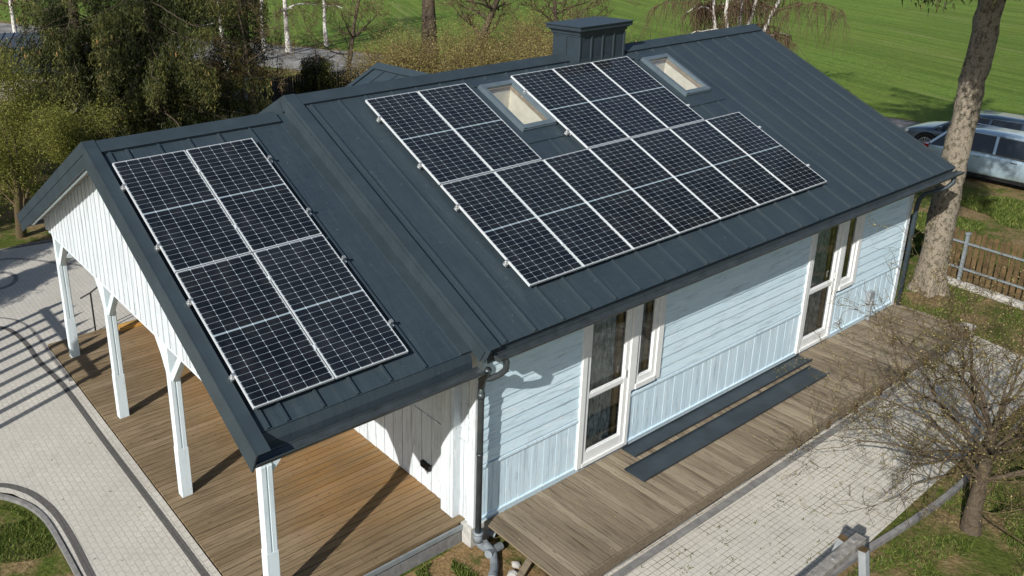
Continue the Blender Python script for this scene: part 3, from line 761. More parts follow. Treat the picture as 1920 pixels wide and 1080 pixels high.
for i, yc in enumerate(PY):
    p = MB(); hx, hy = .075, .062; xc = XG+.11
    p.box(xc-hx, xc+hx, yc-hy, yc+hy, .0, 2.50, .1)
    # applied side laths leaving a groove, down to a thicker foot
    po = None
    for a, b in ((yc-hy, yc-.012), (yc+.012, yc+hy)): p.box(xc+hx, xc+hx+.012, a, b, .82, 2.05, .1)
    for a, b in ((xc-hx, xc-.010), (xc+.010, xc+hx)): p.box(a, b, yc-hy-.012, yc-hy, .82, 2.05, .1)
    p.box(xc-hx-.006, xc+hx+.012, yc-hy-.012, yc+hy+.006, .0, .82, .1)
    po = p.build('post', 'post', house, bevel=.004)
    br = MB()
    dirs = {0: [-1], 1: [-1], 2: [-1], 3: []}[i]
    if i: gx = MB(); gx.add([(x, yc+q, z) for x in (xc-.05, xc+.05) for q, z in ((hy-.01, 1.80), (hy+.02, 1.80), (.14, 2.02), (.26, 2.24), (.50, 2.52), (hy-.01, 2.52))], [(5, 4, 3, 2, 1, 0), (6, 7, 8, 9, 10, 11), (0, 1, 7, 6), (1, 2, 8, 7), (2, 3, 9, 8), (3, 4, 10, 9), (4, 5, 11, 10)], .2); gx.build('gusset', 'post', po)
    for sg in dirs: br.beam((xc, yc+sg*.05, 1.98), (xc, yc+sg*.50, 2.54), .10, .10, up=(1, 0, 0))
    if i in (0, 3): br.beam((xc+.05, yc, 1.95), (xc+.58, yc+.0, 2.54), .10, .10, up=(0, 1, 0))
    br.build('brace', 'post', po, bevel=.004)

# ================================================================== DECKS
pd = tag(empty('porch_deck', (0, 0, 0)), 'brown wooden deck under the porch roof with boards running towards the house', 'deck')
m = MB(); y = -4.09
while y < 4.85:
    w = .122; r = random.random(); cut = random.uniform(-2.2, -.6)
    m.box(-3.13, cut-.002, y, y+w-.015, -.03, 0, r); m.box(cut+.002, .12 if y < 4.2 else .3, y, y+w-.015, -.03, random.uniform(-.0015, .0), min(1, r+random.uniform(-.2, .2)) if r > .2 else r); y += w
m.build('board', 'deckx', pd)
m = MB(); m.box(-3.12, .0, -4.10, -4.02, -.13, -.032, .5)
for k in range(7): m.box(-3.0+k*.5, -2.93+k*.5, -4.09, 4.8, -.17, -.06, .3)
m.build('joists', 'fencebrown', pd)
m = MB(); m.box(-3.12, .05, -4.135, -4.105, -.12, -.05, .6); m.build('edge_profile', 'galv', pd)
m = MB(); m.box(-3.12, .02, -4.12, -4.0, -.42, -.16, .6); m.build('plinth', 'kerb', pd)
fd = tag(empty('front_deck', (0, 0, 0)), 'long weathered grey wooden deck along the front wall of the house', 'deck')
m = MB(); x = .29
while x < 11.93:
    w = .128; r = random.random()
    xe = .0
    if 11.0 < x < 11.13: x += .06
    y1 = -4.30 if x > .44 else -4.30
    yf = -5.835+.012*(x-.3)
    dz = random.uniform(-.002, .001)
    m.box(x, x+w-.018, yf, y1, -.03, dz, r); x += w
m.build('board', 'decky', fd)
m = MB(); m.add([(a, b, c) for c in (-.165, -.006) for (a, b) in ((.25, -5.875), (12.0, -5.735), (12.0, -5.70), (.25, -5.84))], [(3, 2, 1, 0), (4, 5, 6, 7), (0, 1, 5, 4), (1, 2, 6, 5), (2, 3, 7, 6), (3, 0, 4, 7)], .2)
m.build('fascia_board', 'decky', fd)
m = MB()
for k in range(14): m.box(.5+k*.87, .62+k*.87, -5.80, -4.35, -.2, -.06, .3)
m.box(.28, 12, -5.5, -5.4, -.2, -.06, .3)
m.build('joists', 'fencebrown', fd)
for k in range(9): m = MB(); m.box(1.1+k*1.35, 1.75+k*1.35, -5.80+.012*k*1.35, -5.55+.012*k*1.35, -.33, -.167, random.random()); m.build('support_block', 'conc', fd)
sheet('soil_shade_strip', [(.8, -5.86), (12, -5.75), (12, -4.3), (.8, -4.3)], -.332, 'shadesoil')  # dark sheet that paints the shade into the gap below the fascia

def tray(name, pts, label):
    """long folded roofing sheet lying on the deck: pan with upturned edges"""
    m = MB(); (ax, ay), (bx, by), w = pts; d = Vector((bx-ax, by-ay, 0)); L = d.length; d.normalize(); nrm = Vector((-d.y, d.x, 0))
    T = lambda u, v, z: (ax+d.x*u+nrm.x*v, ay+d.y*u+nrm.y*v, z+.012)
    m.box(0, L, 0, w, 0, .003, .5, T); m.box(0, L, 0, .004, .003, .038, .5, T); m.box(0, L, w-.004, w, .003, .03, .5, T); m.box(0, L, .004, .02, .034, .038, .5, T)
    return tag(m.build(name, 'sheet'), label, 'metal sheet', 'spare roofing sheets on the deck')
tray('roofing_sheet', ((3.17, -4.60), (8.22, -4.60), .27), 'dark folded roofing sheet lying against the house wall')
tray('roofing_sheet', ((2.78, -5.08), (7.98, -5.06), .37), 'dark wide roofing sheet lying on open deck boards, farther from the wall')

# ================================================================== SOLAR PANELS
PW, PH = 1.034, 2.1
def make_panel():
    root = empty('solar_panel')
    f = MB(); t = .035; w = .009
    f.box(0, PW, -w, 0, 0, t, .5); f.box(0, PW, -PH, -PH+w, 0, t, .5); f.box(0, w, -PH+w, -w, 0, t, .5); f.box(PW-w, PW, -PH+w, -w, 0, t, .5)
    f.build('frame', 'alu', root)
    g = MB(); g.box(w, PW-w, -PH+w, -w, .012, t-.003, .5); g.build('cell_glass', 'cells', root)
    return root
proto = make_panel(); first = True
def put_panel(u, v, H, label, group, lift=.085):
    global first
    o = proto if first else copy_tree(proto); first = False
    o.location = TF(H)(u, v, lift); o.rotation_euler = (TH, 0, 0)
    tag(o, label, 'solar panel', group); return o
U0, V0, STEP = 1.061, .469, 1.058
ordn = ['first', 'second', 'third', 'fourth', 'fifth', 'sixth', 'seventh']
gm = 'solar panels on the main roof'; gp = 'solar panels on the porch roof'
lab_low = ['leftmost solar panel of the long lower row, its lower corner nearest the porch', 'second solar panel from the left in the long lower row', 'third solar panel from the left in the long lower row, below the first skylight',
  'fourth, middle solar panel of the seven in the long lower row', 'fifth solar panel from the left in the long lower row', 'sixth solar panel from the left in the long lower row', 'rightmost solar panel of the long lower row, with rail ends sticking out beside it']
for i in range(7): put_panel(U0+i*STEP, V0+PH+.024, HM, lab_low[i], gm)
lab_up = {0: 'upper solar panel at the left end of the main roof, nearest the porch', 1: 'upper solar panel just left of the first skylight', 3: 'upper solar panel just right of the first skylight',
          4: 'middle solar panel of the upper three below the chimney', 5: 'upper solar panel just left of the second skylight'}
for i in (0, 1, 3, 4, 5): put_panel(U0+i*STEP, V0, HM, lab_up[i], gm)
for j in range(2):
    for i in range(2):
        put_panel(-3.132+i*STEP, .567+j*(PH+.018), HP, [['upper left solar panel of four on the porch roof, by the gable peak', 'upper right solar panel of four on the porch roof'], ['lower left solar panel of four on the porch roof, along the gable edge', 'lower right solar panel of four on the porch roof, near the gutter']][j][i], gp)
def rails(name, rows, H, label, lift=.045):
    root = tag(empty(name, (0, 0, 0)), label, 'mounting rail', 'rails under the solar panels')
    T = TF(H)
    for (u0, u1, v, cl, cr) in rows:
        m = MB(); c = MB()
        m.box(u0, u1, v-.02, v+.02, lift, lift+.038, .5, T)
        x = u0+.15
        while x < u1: m.box(x-.03, x+.03, v-.03, v+.03, 0, lift, .5, T); x += .517
        if cl: c.box(u0+.01, u0+.05, v-.018, v+.018, lift+.039, lift+.080, .5, T); c.box(u0-.012, u0+.012, v-.010, v+.010, lift+.02, lift+.060, .5, T); c.box(u0+.0, u0+.03, v+.025, v+.045, lift+.0, lift+.045, .5, T)
        if cr: c2 = MB(); c2.box(u1-.045, u1, v-.022, v+.022, lift+.039, lift+.080, .5, T); c2.build('clamp', 'steel', root)
        m.build('rail', 'alu', root)
        if c.v: c.build('clamp', 'steel', root)
    return root
Ue = U0+7*STEP-.024
rw_ = []
for v in (.46, 1.62): rw_ += [(U0-.05, U0+2*STEP-.02, V0+v, 1, 0), (U0+3*STEP-.07, U0+6*STEP+(.12 if v > 1 else -.02), V0+v, 1, 0)]
for v in (.46, 1.62): rw_.append((U0-.05, Ue+.15, V0+PH+.024+v, 1, 0))
R1 = rails('mounting_rail', rw_, HM, 'silver mounting rails and end clamps under the main roof panels')
rp_ = []
for j in range(2):
    for v in (.46, 1.62): rp_.append((-3.132-.045, -3.132+2*STEP+.06, .567+j*(PH+.018)+v, 1, 1))
R2 = rails('mounting_rail', rp_, HP, 'silver mounting rails and end clamps under the porch roof panels')
def mid(u, v, H): cbm = MB(); cbm.box(u-.022, u-.002, v-.03, v+.03, .112, .127, .5, TF(H)); cbm.build('clamp', 'alu', R1 if H == HM else R2)
for i in (1, 2, 3, 4, 5, 6):
    for v in (.46, 1.62): mid(U0+i*STEP, V0+PH+.024+v, HM)
for j in range(2):
    for v in (.46, 1.62): mid(-3.132+STEP, .567+j*(PH+.018)+v, HP)


# ================================================================== SMALL THINGS AROUND THE HOUSE
hr = MB(); hx = -1.99
hr.tube([(-2.16, 4.93, -.02), (-2.16, 4.93, .86)], .018, 8); hr.tube([(-1.93, 4.90, -.02), (-1.93, 4.90, .95)], .018, 8)
hr.tube([(-2.34, 5.05, .74), (-2.16, 4.93, .86), (-1.93, 4.90, 1.0), (-1.8, 4.9, 1.0)], .018, 8)
tag(hr.build('handrail', 'black'), 'black metal handrail at the back edge of the porch deck', 'handrail')
m = MB(); m.box(-1.75, -.7, 4.56, 4.82, .003, .04, .5); m.box(-1.68, -.78, 4.58, 4.62, .04, .07, .6)
tag(m.build('timber_plank', 'orange'), 'orange stained planks lying at the back edge of the porch deck', 'plank')
pv = tag(empty('drain_pipe', (0, 0, 0)), 'grey plastic drain pipe fittings lying below the downpipe at the house corner', 'pipe')
m = MB(); m.tube([(.055, -4.44, .02), (.055, -4.44, -.12)], .066, 14); m.tube([(.055, -4.44, -.08), (.07, -4.46, -.17), (.14, -4.52, -.24), (.24, -4.60, -.25)], .055, 14); m.tube([(.055, -4.44, -.0), (.055, -4.44, .03)], .075, 14)
m.build('elbow', 'pvc', pv, smooth=True)
m = MB(); m.tube([(.05, -4.66, -.20), (.20, -4.60, -.24), (.36, -4.58, -.26)], .056, 14); m.tube([(.16, -4.60, -.22), (.10, -4.52, -.12)], .056, 14)
m.build('tee_piece', 'pvc', pv, smooth=False)
m = MB(); m.tube([(-.16, -4.98, -.25), (.02, -4.82, -.27), (.20, -4.60, -.26)], .058, 14); m.tube([(-.19, -5.0, -.245), (-.13, -4.95, -.252)], .068, 14); m.tube([(.30, -4.15, -.2), (.46, -4.36, -.26)], .055, 14)
m.build('pipe_length', 'pvc', pv, smooth=False)
for i, (x, y, r, lb) in enumerate(((.14, -5.06, .10, 'largest pale rough stone beside the drain pipes'), (.32, -4.93, .07, 'small stone between the drain pipes and the deck corner'), (-.05, -5.30, .085, 'stone lying farthest from the house corner on the soil'), (.25, -4.22, .09, 'stone tucked against the house footing'))):
    m = MB(); n = 7
    secs = []
    for (k, s) in ((0, .8), (.45, 1.), (.8, .75), (1., .35)):
        secs.append([(x+r*s*random.uniform(.8, 1.15)*math.cos(t*2*math.pi/n), y+r*s*random.uniform(.8, 1.15)*math.sin(t*2*math.pi/n), -.345+k*r*.9) for t in range(n)])
    m.loft(secs); tag(m.build('stone', 'conc'), lb, 'stone', 'stones at the house corner')
m = MB(); m.beam((-.22, -5.32, -.30), (.52, -5.02, -.24), .09, .05); tag(m.build('timber_offcut', 'decky'), 'short grey timber offcut lying on the soil by the deck corner', 'timber')

# timber swing frame whose top shows at the lower right
sw = tag(empty('timber_swing_frame', (0, 0, 0)), 'weathered grey timber frame with white legs standing on the terrace edge', 'timber frame')
m = MB(); A = Vector((2.68, -8.10, .98)); D = Vector((-1.0, -.02, 0)).normalized()
m.beam(A+D*-.16, A+D*3.0, .125, .10); m.build('top_beam', 'greywood', sw, bevel=.006)
for e, off in enumerate((.02, 2.7)):
    for sg in (-1, 1):
        p0 = A+D*off+Vector((0, sg*.122, .01)); p1 = A+D*off+Vector((.0, sg*.36, -1.32))
        m = MB(); m.beam(p0, p1, .085, .10, up=(1, 0, 0)); lo = m.build('leg', 'whiteleg', sw, bevel=.006)
        m = MB(); d = (p0-p1).normalized(); m.beam(p0+d*.002, p0+d*.014, .09, .105, up=(1, 0, 0)); m.build('end_grain', 'fencebrown', lo)
m = MB()
for off in (.02, .5, 1.1): q = A+D*off; m.tube([(q.x, q.y, q.z+.05), (q.x, q.y, q.z+.066)], .016, 8)
m.tube([(2.70, -8.075, .96), (2.70, -8.10, .96)], .014, 8)
m.build('bolt', 'steel', sw)

# ------------------------------------------------------------------ fences
def picket_fence(name, a, b, z0, h, label, mat='fencebrown', pitch=.125, w=.095, posts=(), side=1, group=None, rail='galv'):
    root = tag(empty(name, (a[0], a[1], z0)), label, 'fence', group)
    a = Vector((*a, 0)); b = Vector((*b, 0)); d = (b-a); L = d.length; d.normalize(); nrm = Vector((-d.y, d.x, 0))*side
    T = lambda u, v, z: tuple(d*u+nrm*v+Vector((0, 0, z)))
    n = int(L/pitch); m = MB()
    for k in range(n):
        u = k*pitch+random.uniform(-.008, .008); hh = h+random.uniform(-.03, .03); t = random.uniform(-.01, .01)
        m.add([(u, 0, .06), (u+w, 0, .06), (u+w+t, 0, hh-.05), (u+w*.5+t, 0, hh), (u+t, 0, hh-.05), (u, .02, .06), (u+w, .02, .06), (u+w+t, .02, hh-.05), (u+w*.5+t, .02, hh), (u+t, .02, hh-.05)],
              [(0, 1, 2, 3, 4), (9, 8, 7, 6, 5), (0, 5, 6, 1), (1, 6, 7, 2), (2, 7, 8, 3), (3, 8, 9, 4), (4, 9, 5, 0)], random.random(), T)
    m.build('pickets', mat, root)
    m = MB()
    for z in (h*.28, h*.76): m.box(0, L, -.045, -.005, z-.02, z+.02, .5, T)
    m.build('rail', rail, root)
    for p in posts:
        m = MB(); m.box(p-.03, p+.03, -.11, -.05, 0, h*.94, .5, T); m.box(p-.045, p+.045, -.13, -.03, h*.94, h*.97, .5, T); m.build('post', rail, root)
    return root
picket_fence('picket_fence', (15.05, -3.55), (14.72, -6.3), -.30, 1.28, 'brown pointed picket fence on grey steel rails right of the big trunk', posts=(.85, 2.7), side=1)
picket_fence('picket_fence', (15.55, -1.0), (15.2, -3.1), -.30, 1.28, 'short shaded stretch of picket fence between the house corner and the big trunk', posts=(1.9,), side=1)
m = MB(); m.add([(x, y, z) for z in (-.33, -.19) for (x, y) in ((14.58, -6.3), (14.90, -3.7), (14.80, -3.7), (14.44, -6.3))], [(0, 1, 2, 3), (7, 6, 5, 4), (0, 4, 5, 1), (1, 5, 6, 2), (2, 6, 7, 3), (3, 7, 4, 0)])
tag(m.build('fence_base', 'conc'), 'pale concrete strip at the foot of the picket fence', 'concrete strip')
picket_fence('picket_fence', (10.4, 22.3), (16.5, 21.2), -.33, 1.5, 'dark picket fence beyond the porch ridge under the spruce', mat='black', posts=(0.05, 1.25, 3.1, 5.2), side=-1, group=None)
gt = tag(empty('metal_gate', (7.2, 20.6, -.33)), 'grey tubular metal gate standing open below the big spruce', 'gate')
m = MB()
for p, q in (((0, 0, .3), (2.9, 1.4, .3)), ((0, 0, 1.2), (2.9, 1.4, 1.2)), ((0, 0, .3), (0, 0, 1.2)), ((2.9, 1.4, .3), (2.9, 1.4, 1.2)), ((0, 0, .3), (2.9, 1.4, 1.2))): m.tube([p, q], .035, 8)
m.build('gate_frame', 'galv', gt)
m = MB(); m.box(3.0, 3.12, 1.45, 1.57, 0, 1.6, .5); m.build('post', 'galv', gt)

# off to the left: tall spaced timber screen whose shadow crosses the path
sc = tag(empty('timber_screen', (-5.95, 1.9, -.03)), 'tall spaced timber screen standing beside the path left of the porch', 'screen')
m = MB()
for k in range(9):
    y = k*.435; m.prism([(y-.06, 0), (y+.06, 0), (y+.06, 2.4), (y, 2.62), (y-.06, 2.4)], -.02, .02, None, lambda u, v, w: (w, u, v))
m.build('slat', 'white', sc)
m = MB(); m.box(.02, .07, -.1, 3.6, 2.08, 2.2, .5); m.build('rail', 'white', sc)

# ================================================================== VEGETATION
def unit(v): return v/(np.linalg.norm(v, axis=-1, keepdims=True)+1e-9)
def leafcloud(name, P, size, mat, parent=None, asp=.5, flat=0., Dir=None, rnd=None, tri=True):
    P = np.asarray(P); n = len(P)
    d = unit(RS.normal(size=(n, 3))) if Dir is None else unit(np.asarray(Dir)+RS.normal(size=(n, 3))*.35)
    q = unit(np.cross(d, RS.normal(size=(n, 3))))
    if flat: q[:, 2] *= (1-flat); q = unit(q)
    s = (np.asarray(size)*np.ones(n)*RS.uniform(.6, 1.3, n))[:, None]
    V = np.empty((n, 3, 3)) if tri else np.empty((n, 4, 3))
    if tri:
        V[:, 0] = P-q*s*asp/2; V[:, 1] = P+q*s*asp/2; V[:, 2] = P+d*s; k = 3
    else:
        V[:, 0] = P; V[:, 1] = P+d*s*.5+q*s*asp/2; V[:, 2] = P+d*s; V[:, 3] = P+d*s*.5-q*s*asp/2; k = 4
    F = np.arange(n*k).reshape(n, k)
    return raw_mesh(name, V.reshape(-1, 3), F, RS.uniform(0, 1, n) if rnd is None else rnd, mat, parent, k)

class Tubes:
    def __init__(s): s.V = []; s.F = []; s.n = 0
    def add(s, pts, rads, n=4):
        pts = np.asarray(pts, float); m = len(pts)
        d = np.gradient(pts, axis=0); d = unit(d)
        ref = np.array([0, 0, 1.]) if abs(d[0, 2]) < .9 else np.array([1., 0, 0])
        a = unit(np.cross(d, ref)); b = np.cross(d, a)
        t = np.arange(n)*2*np.pi/n
        ring = pts[:, None]+(a[:, None]*np.cos(t)[None, :, None]+b[:, None]*np.sin(t)[None, :, None])*np.asarray(rads)[:, None, None]
        s.V.append(ring.reshape(-1, 3))
        i = np.arange(m-1)[:, None]*n; k = np.arange(n)[None]
        f = np.stack([i+k, i+(k+1) % n, i+n+(k+1) % n, i+n+k], -1).reshape(-1, 4)+s.n
        s.F.append(f); s.n += m*n
    def build(s, name, mat, parent=None, smooth=True):
        V = np.concatenate(s.V); F = np.concatenate(s.F)
        o = raw_mesh(name, V, F, RS.uniform(0, 1, len(F)), mat, parent, 4)
        if smooth: o.data.polygons.foreach_set('use_smooth', np.ones(len(F), bool))
        return o

def grow(T, tips, p, d, L, r, depth, rng, spread=.7, nch=4, up=.15, wig=.18, minr=.004, seg=5, ratio=.62, droop=0., leafpts=None, thick=None, sides=(7, 5, 4, 3, 3)):
    p = np.asarray(p, float); d = unit(np.asarray(d, float)); pts = [p]; dirs = [d]
    for i in range(seg):
        d = unit(d+rng.normal(size=3)*wig+np.array([0, 0, up-droop*(i/seg)])*.5)
        p = p+d*L/seg; pts.append(p); dirs.append(d)
    r1 = max(r*(.35 if depth > 0 else .3), minr*.6)
    rads = np.linspace(r, r1, len(pts))
    T.add(pts, rads, sides[min(len(sides)-1, max(0, 4-depth))] if thick is None else thick)
    if leafpts is not None and depth <= 1: leafpts += [(q, dd) for q, dd in zip(pts[1:], dirs[1:])]
    if depth == 0: tips.append((pts[-1], d)); return
    for c in range(nch):
        f = rng.uniform(.25, 1.) if c else 1.
        i = min(seg, int(f*seg)); q = pts[i]; dd = dirs[i]
        ax = unit(np.cross(dd, rng.normal(size=3))); a = rng.uniform(.5, 1.2)*spread
        nd = dd*math.cos(a)+ax*math.sin(a)
        grow(T, tips, q, nd, L*ratio*rng.uniform(.7, 1.2), max(minr, rads[i]*rng.uniform(.5, .72)), depth-1, rng, spread, nch, up, wig, minr, seg, ratio, droop, leafpts, None, sides)

def spruce(name, loc, H, Rad, label, group=None, zmin=1., dens=1., cones=0, lean=(0, 0), seed=1, mat='needle', tr=.28, zdense=99, blade=.115, hs=1.):
    rng = np.random.RandomState(seed)
    root = tag(empty(name, loc), label, 'tree', group)
    T = Tubes(); zz = np.linspace(0, H, 9)
    T.add(np.stack([lean[0]*(zz/H)**1.3, lean[1]*(zz/H)**1.3, zz], -1), tr*(1-zz/H*.9), 10)
    P = []; D = []; Rn = []; cp = []
    z = zmin
    while z < H-.3:
        f = 1-(z/H); br = Rad*(f**.8)*1.0+.25; nb = int(rng.randint(5, 9)*(1 if z < zdense else .8))
        for b in range(nb):
            az = rng.uniform(0, 2*math.pi); Lb = br*rng.uniform(.65, 1.1)
            n = max(4, int(Lb/.35)); t = np.linspace(0, 1, n+1)
            c, s = math.cos(az), math.sin(az); z0 = z+rng.uniform(-.15, .15)
            hz = z0-Lb*(.34*t-.12*t**3)*1.0
            cx = lean[0]*(z/H)**1.3; cy = lean[1]*(z/H)**1.3
            pts = np.stack([cx+c*Lb*t+rng.normal(size=n+1)*.04, cy+s*Lb*t+rng.normal(size=n+1)*.04, hz], -1)
            T.add(pts, np.linspace(.035*Lb/Rad+.008, .006, n+1), 3)
            ns = int((n*5.5 if z < zdense else n*1.6)*dens)
            for k in range(ns):
                tt = rng.uniform(.15, 1.); i = min(n-1, int(tt*n)); q = pts[i]*(1-(tt*n-i))+pts[i+1]*(tt*n-i)
                side = rng.choice([-1, 1])*rng.uniform(0, .5)*(1-tt*.5); q0 = q+np.array([-s*side, c*side, -abs(side)*.25])
                Lh = rng.uniform(.35, 1.05)*hs
                nb2 = int(22*(1 if z < zdense else .6)); u = rng.uniform(0, 1, nb2)
                P.append(q0[None]+np.stack([rng.normal(size=nb2)*.045, rng.normal(size=nb2)*.045, -u*Lh], -1))
                D.append(np.stack([rng.normal(size=nb2)*.55, rng.normal(size=nb2)*.55, -np.ones(nb2)*.9], -1))
                shade = rng.uniform(-.15, .15)
                Rn.append(np.clip(.15+.55*tt+shade+rng.uniform(-.25, .25, nb2), 0, 1))
            if cones and rng.rand() < cones:
                for q in pts[-3:]:
                    if rng.rand() < .7: cp.append(q+np.array([0, 0, -.15]))
        z += rng.uniform(.32, .5)
    T.build('trunk', 'bark', root)
    P = np.concatenate(P); D = np.concatenate(D); Rn = np.concatenate(Rn)
    leafcloud('crown', P, blade, mat, root, .24, Dir=D, rnd=Rn)
    if cp:
        m = MB()
        for q in cp: m.tube([q, q+np.array([0, 0, -.06]), q+np.array([0, 0, -.16])], [.012, .028, .012], 5)
        m.build('cones', 'cone', root)['kind'] = 'stuff'
    return root

def leafy(name, loc, H, L0, label, mat='spring', seed=1, nleaf=30000, leaf=.07, depth=4, r=.12, spread=.85, bark='twig', group=None, stems=1, tilt=.25, cat='tree', jit=.25, up=.2, nch=4, ratio=.66):
    rng = np.random.RandomState(seed); root = tag(empty(name, loc), label, cat, group)
    T = Tubes(); tips = []; lp = []
    for s in range(stems):
        a = rng.uniform(0, 6.28); d = np.array([math.cos(a)*tilt, math.sin(a)*tilt, 1.])
        grow(T, tips, (rng.normal()*.1*stems**.5, rng.normal()*.1*stems**.5, -.1), d, L0*rng.uniform(.8, 1.15), r, depth, rng, spread, nch, up, .16, .006, 5, ratio, 0, lp)
    T.build('trunk', bark, root)
    Q = np.array([a for a, b in lp]); idx = rng.randint(0, len(Q), nleaf)
    P = Q[idx]+rng.normal(size=(nleaf, 3))*jit
    P[:, 2] = np.maximum(P[:, 2], .02)
    cl = rng.uniform(0, .5, len(Q))
    leafcloud('crown', P, leaf, mat, root, .6, rnd=np.clip(cl[idx]+rng.uniform(0, .5, nleaf), 0, 1))
    return root

# spruces left
spruce('spruce_tree', (5.5, 20.4, -.33), 15, 5.0, 'big dark spruce with hanging cones behind the porch roof', zmin=1.0, dens=1.7, cones=.40, seed=3, zdense=6.5, tr=.33)
spruce('spruce_tree', (3.2, 21.8, -.33), 13, 4.6, 'spruce standing left of the big coned spruce', zmin=1.0, dens=1.35, cones=.22, seed=5, zdense=6.0)
spruce('spruce_tree', (9.9, 21.0, -.33), 9.5, 2.2, 'slim spruce right of the big coned spruce', zmin=3.0, dens=.8, cones=.08, seed=6, zdense=6.0, tr=.16)
spruce('spruce_tree', (13.6, 21.7, -.33), 3.0, 1.7, 'low dark young spruce beside the picket fence behind the ridge', zmin=.3, dens=1.3, seed=8, tr=.08)
# leafy trees at the left edge
leafy('leafy_tree', (-1.9, 11.9, -.1), 5, 2.2, 'low branching tree with yellow green spring leaves at the left edge', seed=11, nleaf=24000, leaf=.05, r=.16, depth=4, jit=.2)
leafy('leafy_tree', (.9, 14.6, -.3), 5, 1.55, 'yellow green leafy tree in front of the spruces', seed=12, nleaf=27000, leaf=.052, r=.13, depth=4, jit=.22)
leafy('leafy_tree', (-.8, 17.8, -.3), 5, 1.95, 'taller yellow green tree behind the left leafy trees', seed=14, nleaf=30000, leaf=.055, r=.14, depth=4, jit=.25)
0 and leafy('leafy_tree', (3.1, 14.2, -.3), 3, 1.15, 'low dense leafy shrub behind the porch ridge', seed=15, nleaf=20000, leaf=.075, r=.07, depth=4, stems=3, jit=.2)
leafy('leafy_tree', (-2.6, 14.8, -.2), 3, 1.6, 'leafy tree half cut by the left picture edge', seed=16, nleaf=20000, leaf=.052, r=.10, depth=4, jit=.22)
# ochre bush and shrubs behind fence
leafy('shrub', (12.2, 24.2, -.33), 2, .9, 'ochre yellow shrub behind the dark picket fence', 'ochre', seed=21, nleaf=9000, leaf=.10, r=.03, depth=3, stems=8, cat='shrub', jit=.25, tilt=.6)
leafy('shrub', (10.2, 25.2, -.33), 2, .9, 'ochre yellow shrub left of the one behind the dark fence', 'ochre', seed=22, nleaf=9000, leaf=.10, r=.03, depth=3, stems=8, cat='shrub', jit=.25, tilt=.6)
sh = [(15.4, 18.0, 1.15, 'tan catkin shrub at the left end of the row behind the main ridge'), (16.6, 17.0, 1.25, 'tan catkin shrub below the thick double trunk'), (17.6, 15.6, 1.2, 'tan catkin shrub in the middle of the row behind the ridge'),
      (18.6, 14.6, 1.2, 'tan catkin shrub second from the chimney'), (19.5, 13.2, 1.25, 'tan catkin shrub just left of the chimney'), (16.9, 20.2, 1.2, 'taller catkin shrub in the second row, left'), (19.3, 17.4, 1.3, 'taller catkin shrub in the second row, middle'), (21.4, 14.6, 1.4, 'taller catkin shrub in the second row behind the chimney'), (24.5, 19.2, 1.2, 'catkin shrub farthest back, to the left of the chimney')]
for i, (x, y, s, lb) in enumerate(sh):
    leafy('shrub', (x, y, -.33), 2.5, s*1.45, lb, 'willow', seed=30+i, nleaf=19000, leaf=.055, r=.028, depth=3, stems=12, cat='shrub', jit=.2, tilt=.45, group='catkin shrubs behind the roof ridge', bark='twigdark')

def bare_tree(name, loc, label, L0, r, seed, bark='twig', depth=5, nch=4, spread=.7, up=.15, d0=(0, 0, 1), droop=0., ratio=.62, wig=.18, buds=0, twigmat=None, minr=.004, stems=1, budsize=.02, trunkpts=None, crown='twigs', group=None):
    rng = np.random.RandomState(seed); root = tag(empty(name, loc), label, 'tree', group)
    T = Tubes(); T2 = Tubes(); tips = []; lp = []
    class Sp:   # thick wood and fine twigs go to separate parts
        def add(s, pts, rads, n=4): (T if rads[0] > .022 or twigmat is None else T2).add(pts, rads, n)
    for s in range(stems):
        d = np.array(d0, float)+(rng.normal(size=3)*.25 if stems > 1 else 0)
        grow(Sp(), tips, (0, 0, -.1), d, L0*(rng.uniform(.8, 1.1) if stems > 1 else 1), r, depth, rng, spread, nch, up, wig, minr, 6, ratio, droop, lp)
    T.build('trunk', bark, root)
    if twigmat and T2.V: T2.build(crown, twigmat, root)
    if buds:
        Q = np.array([a for a, b in lp]); idx = rng.randint(0, len(Q), buds)
        leafcloud('buds', Q[idx]+rng.normal(size=(buds, 3))*.012, budsize, 'bud', root, .7)
    return root
# big double trunk and bare trees behind
def trunk_tree(name, loc, label, r, H, d, seed, bark, depth=4, L=2.6, twig='twigdark', nb=7, droop=0., spread=.8, zb=.4, leaf=0, group=None, minr=.006, lm='willow', nch=4):
    rng = np.random.RandomState(seed); root = tag(empty(name, loc), label, 'tree', group)
    T = Tubes(); T2 = Tubes(); n = 9; t = np.linspace(0, 1, n); d = np.array(d, float)
    pts = np.outer(t*H, d)+np.cumsum(rng.normal(size=(n, 3))*np.array([.06, .06, 0])*H/10, axis=0)-np.array([0, 0, .2])
    T.add(pts, r*(1-.7*t)*(1+.5*np.exp(-t*14)), 10)
    tips = []; lp = []
    for b in range(nb):
        f = rng.uniform(zb, 1.); i = min(n-1, int(f*(n-1))); a = rng.uniform(0, 6.28)
        nd = np.array([math.cos(a), math.sin(a), rng.uniform(.2, .9)])
        class Sp:
            def add(s, p, rd, k=4): (T if rd[0] > r*(.42 if bark == 'birch' else .16) else T2).add(p, rd, k)
        grow(Sp(), tips, pts[i], nd, L*rng.uniform(.7, 1.1), r*(1-.7*f)*.55, depth, rng, spread, nch, .1, .18, minr, 5, .62, droop, lp)
    T.build('trunk', bark, root); 
    if T2.V: T2.build('twigs', twig, root)
    if leaf:
        Q = np.array([a for a, b in lp]); idx = rng.randint(0, len(Q), leaf)
        leafcloud('leaves', Q[idx]+rng.normal(size=(leaf, 3))*.06, .06, lm, root, .6)
    return root
trunk_tree('bare_tree', (22.2, 24.2, -.33), 'thick brown trunk dividing above the catkin shrubs', .52, 8, (.02, .03, 1), 41, 'bark', nb=6, zb=.5)
